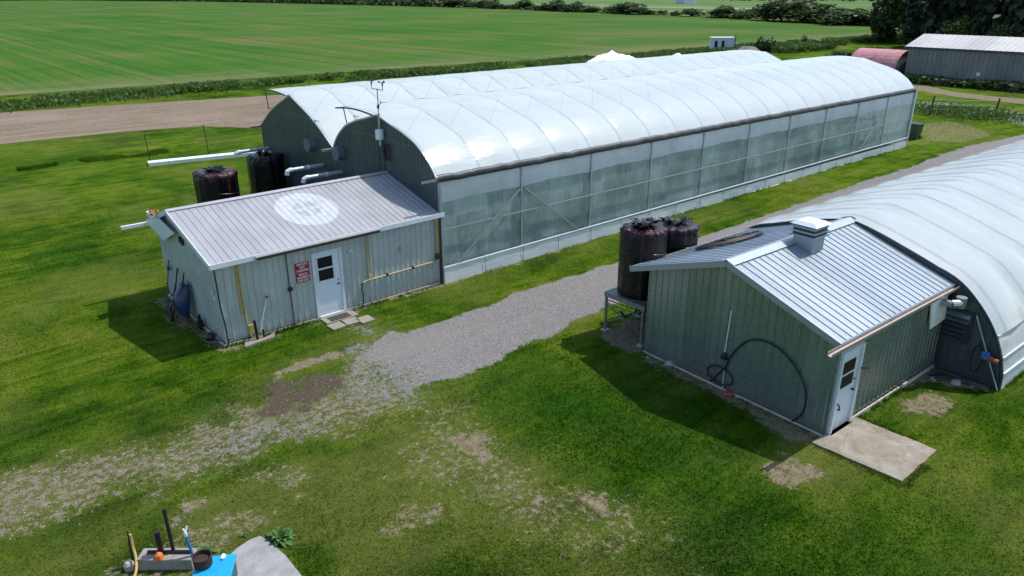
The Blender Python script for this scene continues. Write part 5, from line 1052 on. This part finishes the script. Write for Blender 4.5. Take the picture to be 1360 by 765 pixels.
mb = MB(); mb.add([(80.6,18.22,3.78),(85.4,18.22,5.06),(85.4,18.22,5.2),(80.6,18.22,3.94)], [(0,1,2,3)]); mb.build('fascia', M['trim_white'], BN)
mb = MB(); mb.box(80.82,80.84,9.55,9.95,1.15,1.5); mb.build('wall_plate', M['trim_white'], BN)
# quonset with red roof
QN = thing('red_roofed_shed', 'small round-roofed shed with faded red roof left of the long barn', 'shed', (84,21,0))
P = []
for y in np.arange(18.5, 24.6, .45): P.append([(82.6-3.2*math.cos(a), y, max(0,3.35*math.sin(a)**.85)) for a in np.linspace(.02, math.pi-.02, 18)])
mb = MB(); mb.grid(P); mb.build('roof', M['red_roof'], QN)
mb = MB(); mb.add([(82.6-3.1*math.cos(a), 18.6, 3.25*math.sin(a)**.85) for a in np.linspace(.0, math.pi, 18)], [tuple(range(18))]); mb.build('end_wall', M['barn_wall'], QN)
# white cabin
CB = thing('portable_cabin', 'small white portable cabin with two windows behind the greenhouse', 'cabin', (100.5,58,0))
def TC(p): a = -.72; return (100.6+p[0]*math.cos(a)-p[1]*math.sin(a), 57.6+p[0]*math.sin(a)+p[1]*math.cos(a), p[2])
mb = MB(TC); mb.box(-1.9,1.9,-1.1,1.1,.3,2.45); mb.build('cabin_body', M['cabin'], CB)
mb = MB(TC); mb.box(-2.0,2.0,-1.2,1.2,2.45,2.58); mb.build('roof', M['trim_white'], CB)
for u in (-1.25, -.05): mb = MB(TC); mb.box(u-.24,u+.24,-1.13,-1.10,.95,2.05); mb.build('window', M['glass_dark'], CB)
mb = MB(TC); mb.box(.55,.62,-1.125,-1.10,.35,2.4); mb.box(1.3,1.36,-1.125,-1.10,.35,2.4); mb.build('panel_joint', M['frame_steel'], CB)
mb = MB(TC); mb.tube([(1.95,-1.3,0),(1.95,-1.3,3.0)], .07, 6); one(mb, 'dark_pole', M['post_dark'], 'dark pole at the right corner of the white cabin', 'pole', TC((1.95,-1.3,0)))
for ux in (-1.6,1.6): mb = MB(TC); mb.box(ux-.1,ux+.1,-1,1,0,.3); mb.build('skid', M['wood_old'], CB)
def heap(name, cx, cy, rx, ry, h, mat, label, cat, sd_=0):
    P = []
    for i in range(22):
        row = []
        for j in range(22):
            u, v = i/21*2-1, j/21*2-1; r = math.hypot(u,v); z = max(0, 1-r**2)**.6*h*(.55+.9*float(fbm(np.array([u*2+sd_]), np.array([v*2]), 1.6, 4)[0])); row.append((cx+u*rx, cy+v*ry, z))
        P.append(row)
    mb = MB(); mb.grid(P); return one(mb, name, mat, label, cat, (cx,cy,0), smooth=(cat != 'scrap'))
heap('tarp_heap', 60.5, 45.5, 6.5, 4.5, 2.5, M['heap_white'], 'large white tarp heap showing above the greenhouse roof', 'heap', 3)
heap('tarp_heap', 74, 46, 2.6, 1.8, 1.7, M['heap_white'], 'smaller white tarp heap right of the large one', 'heap', 8)
heap('scrap_pile', 103.6, 54.4, 2.9, 2.2, 1.0, M['junk'], 'dark scrap pile between the white cabin and the round bush', 'scrap', 5)

# ================================================================== TREES, BUSHES
def crown_mesh(name, nq, rx, rz, lobes, size, mat, seed, low=.12):
    r_ = np.random.default_rng(seed); c = r_.normal(size=(lobes,3)); c /= np.linalg.norm(c,axis=1)[:,None]; c *= (.25+.5*r_.random(lobes))[:,None]; c[:,2] = abs(c[:,2])*1.1-.25
    k = r_.integers(0, lobes, nq); d = r_.normal(size=(nq,3)); d /= np.linalg.norm(d,axis=1)[:,None]; rad = (.22+.25*r_.random(lobes))[k]*(.72+.32*r_.random(nq))
    p = c[k] + d*rad[:,None]; p[:,2] = (p[:,2]+.55)/1.35; p = p[(p[:,2] > low*.5)]; p[:,:2] *= rx*1.15; p[:,2] *= rz
    return quads_obj(name, leaf_cloud(p, np.full(len(p), size)), mat, None, me_only=True)
def trunk_mesh(name, h, r, seed):
    mb = MB(); rs = random.Random(seed); mb.tube([(0,0,0),(.03*h,0,h*.3),(.0,.04*h,h*.62)], [r, r*.75, r*.35], 7)
    for k in range(5): a = rs.random()*6.28; mb.tube([(0.02*h,0,h*(.25+.07*k)),(math.cos(a)*h*.16,math.sin(a)*h*.16,h*(.42+.08*k)),(math.cos(a)*h*.25,math.sin(a)*h*.25,h*(.52+.09*k))], [r*.4,r*.25,r*.1], 5)
    me = bpy.data.meshes.new(name); me.from_pydata([tuple(v) for v in mb.v], [], mb.f); me.materials.append(M['bark']); return me
bush_m = [crown_mesh('crown', 1500, .5, 1, 12, .085, M['leaf_mid'], 20+i, 0) for i in range(4)] + [crown_mesh('crown', 1500, .5, 1, 11, .085, M['leaf_olive'], 40+i, 0) for i in range(2)]
bush_t = trunk_mesh('trunk', 1, .05, 3)
def plant(name, x, y, w_, h, cm, tm, label, cat, group=None, rz=None):
    t = thing(name, label, cat, (x,y,0), group); t.scale = (w_, w_, h); t.rotation_euler.z = random.random()*6 if rz is None else rz
    link(bpy.data.objects.new('crown', cm), t); link(bpy.data.objects.new('trunk', tm), t); return t
HB = [(291.6,388.3,14.8,4.9),(282.8,360.2,9.3,5.2),(278.7,343.8,5.6,5.4),(277.8,331.2,9.9,2.8),(276.3,320.0,4.3,2.9),(272.1,306.6,6.3,4.9),(269.2,292.6,6.1,2.8),(267.4,283.6,6.0,4.2),(265.4,275.4,4.9,5.6),(261.5,264.7,7.6,3.8),(258.7,253.6,7.5,5.2),(257,241.5,6.4,2.9),(255.8,225.8,7.0,3.5),(253.6,216.2,7.8,5.2),(250.6,204.3,8.4,2.8),(250.8,193.2,2.5,2.2),(247.2,183.6,2.8,2.2),(244.9,173.7,4.6,3.1),(239.3,156.7,6.4,4.1),(238.0,150.2,5.3,2.3),(234.4,142.8,5.2,3.4),(227.2,128.6,6.8,6.3),(225.9,120.5,7.7,7.7),(222.4,110.5,8.4,6.3),(221.2,104.0,8.3,6.4),(217.0,93.8,8.9,5.0),(216.4,88.5,7.1,4.0),(214.7,82.1,7.0,3.6),(210.6,75.2,5.9,3.2)]
ordn = ['first','second','third','fourth','fifth','sixth','seventh','eighth','ninth','tenth','eleventh','twelfth','thirteenth','fourteenth','fifteenth','sixteenth','seventeenth','eighteenth','nineteenth','twentieth','twenty-first','twenty-second','twenty-third','twenty-fourth','twenty-fifth','twenty-sixth','twenty-seventh','twenty-eighth','twenty-ninth']
for i, (x, y, w_, h) in enumerate(HB):
    szw = 'tall' if h > 4.6 else ('low' if h < 3 else 'middle-sized')
    plant('hedgerow_bush', x+2, y, w_*2.3, h*1.1, bush_m[[0,1,4,2,3,0,5,1,2][i % 9]], bush_t, f'{szw} dark green bush, {ordn[i]} from the left in the far hedgerow', 'bush', 'bushes of the far hedgerow')
n_ = 9000; y = 395 + 800*rng.random(n_)**1.0; x = 288 + 3*rng.normal(size=n_) - .0*y; x = np.where(y > 800, x - (y-800)*.22, x); V = leaf_cloud(np.stack([x, y, 6*rng.random(n_)*(.4+.8*vnoise(y, x*0, .06))], 1), 2.0 + 1.2*rng.random(n_)); o = quads_obj('distant_hedgerow', V, M['leaf_mid']); o['kind'] = 'stuff'; o['label'] = 'distant hedgerow running away along the field edge'
n_ = 9000; t = rng.random(n_); x = -900 + 1300*t; y = 1195 + 10*rng.normal(size=n_); V = leaf_cloud(np.stack([x, y, 9*rng.random(n_)*(.3+.9*vnoise(x, y*0, .03))], 1), 3.5 + 2*rng.random(n_)); o = quads_obj('distant_treeline', V, M['leaf_mid']); o['kind'] = 'stuff'; o['label'] = 'distant dark treeline along the horizon end of the field'
n_ = 12000; x = 500 + 800*rng.random(n_); y = 420*rng.random(n_) - 80 + .1*x; keep = fbm(x, y, .006, 3) > .60; x, y = x[keep], y[keep]; V = leaf_cloud(np.stack([x, y, 4.5*rng.random(len(x))], 1), 2.5 + 1.5*rng.random(len(x))); o = quads_obj('distant_scrub', V, M['leaf_mid']); o['kind'] = 'stuff'; o['label'] = 'scattered distant scrub in the meadows'
plant('round_bush', 107.4, 53.4, 3.9, 3.2, bush_m[1], bush_t, 'round dark bush just right of the scrap pile', 'bush')
plant('small_shrub', 123.9, 55, 2.0, 2.2, bush_m[4], bush_t, 'small lone shrub in the grass right of the round bush', 'bush')
for i, (x, y, w_, h, lb) in enumerate(((150,50,9,5.0,'dark wide bush at the left foot of the big trees'),(138,41,8,4.2,'olive bush in front of the big trees left of the barn roof'),(126,33,7,4,'bush directly behind the red roofed shed'),(112,36,4.5,2.0,'low bush left of the red roofed shed in the grass'),(104,37,5,1.5,'lowest bush nearest the red roofed shed'))):
    plant('wild_bush', x, y, w_, h, bush_m[[0,4,2,1,3][i]], bush_t, lb, 'bush')
# low dark hedge at the foot of the barn
n_ = 9000; y = -12 + 29*rng.random(n_); x = 79.2 + rng.normal(0, .55, n_); V = leaf_cloud(np.stack([x, y, (.7+.4*vnoise(y, x*0, .5))*rng.random(n_)], 1), .3+.2*rng.random(n_)); o = quads_obj('barn_foot_weeds', V, M['leaf_mid']); o['kind'] = 'stuff'; o['label'] = 'dark strip of weeds along the foot of the long barn'
# big trees
tree_m = [crown_mesh('crown', 5200, .5, 1, 15, .075, M['leaf_dark'], 60+i, .03) for i in range(3)] + [crown_mesh('crown', 4200, .5, 1, 14, .07, M['leaf_mid'], 70, .05), crown_mesh('crown', 3200, .5, 1, 12, .06, M['leaf_olive'], 75, .05)]
tree_t = trunk_mesh('trunk', 1, .03, 9)
TL = [(146,47,11,14,3),(140,38,11,17,4),(131,34,13,18,0),(123,27,14,19,1),(118,20,13,18,2),(113,12,14,19,0),(110,4,14,18,1),(108,-4,14,19,2),(107,-12,14,18,0),(136,24,14,20,1),(130,14,15,20,2),(126,2,15,20,0),(122,-10,15,20,1),(146,34,13,18,2),(114,24,7,7,4),(104,9,7,6.5,3),(101,1,6,5.5,4),(100,-6,6,6,3),(108,17,6,6,3)]
wd_ = ['leftmost loose-crowned tall tree beside the meadow','olive tall tree second from the left edge of the wood']
for i, (x, y, w_, h, k) in enumerate(TL):
    if i < 2: lb = wd_[i]
    elif i < 9: lb = f'tall dark tree behind the long barn, {ordn[i-2]} of the front row from the left'
    elif i < 14: lb = f'tall dark tree deep in the wood, {ordn[i-9]} of the back trees'
    else: lb = f'small lighter tree just above the barn roof line, {ordn[i-14]} in view order'
    plant('tall_tree' if i < 14 else 'small_tree', x, y, w_, h, tree_m[k], tree_t, lb, 'tree', 'trees of the wood behind the barn')
for i, (x, y, lb) in enumerate(((560,235,'rightmost lone tree in the far meadow'),(585,255,'middle lone tree in the far meadow'),(600,285,'leftmost lone tree in the far meadow'))):
    plant('meadow_tree', x, y, 14, 11, tree_m[3], tree_t, lb, 'tree', 'lone trees in the far meadow')
fh = thing('distant_house', 'tiny pale house with a grey roof in the far meadow', 'house', (463,342,0))
mb = MB(); mb.box(457,470,338,346,0,4); mb.build('wall', M['cabin'], fh)
mb = MB(); mb.add([(456,337,4),(471,337,4),(471,347,4),(456,347,4),(456,342,7),(471,342,7)], [(0,1,5,4),(2,3,4,5),(0,4,3),(1,2,5)]); mb.build('roof', M['barn_roof'], fh)
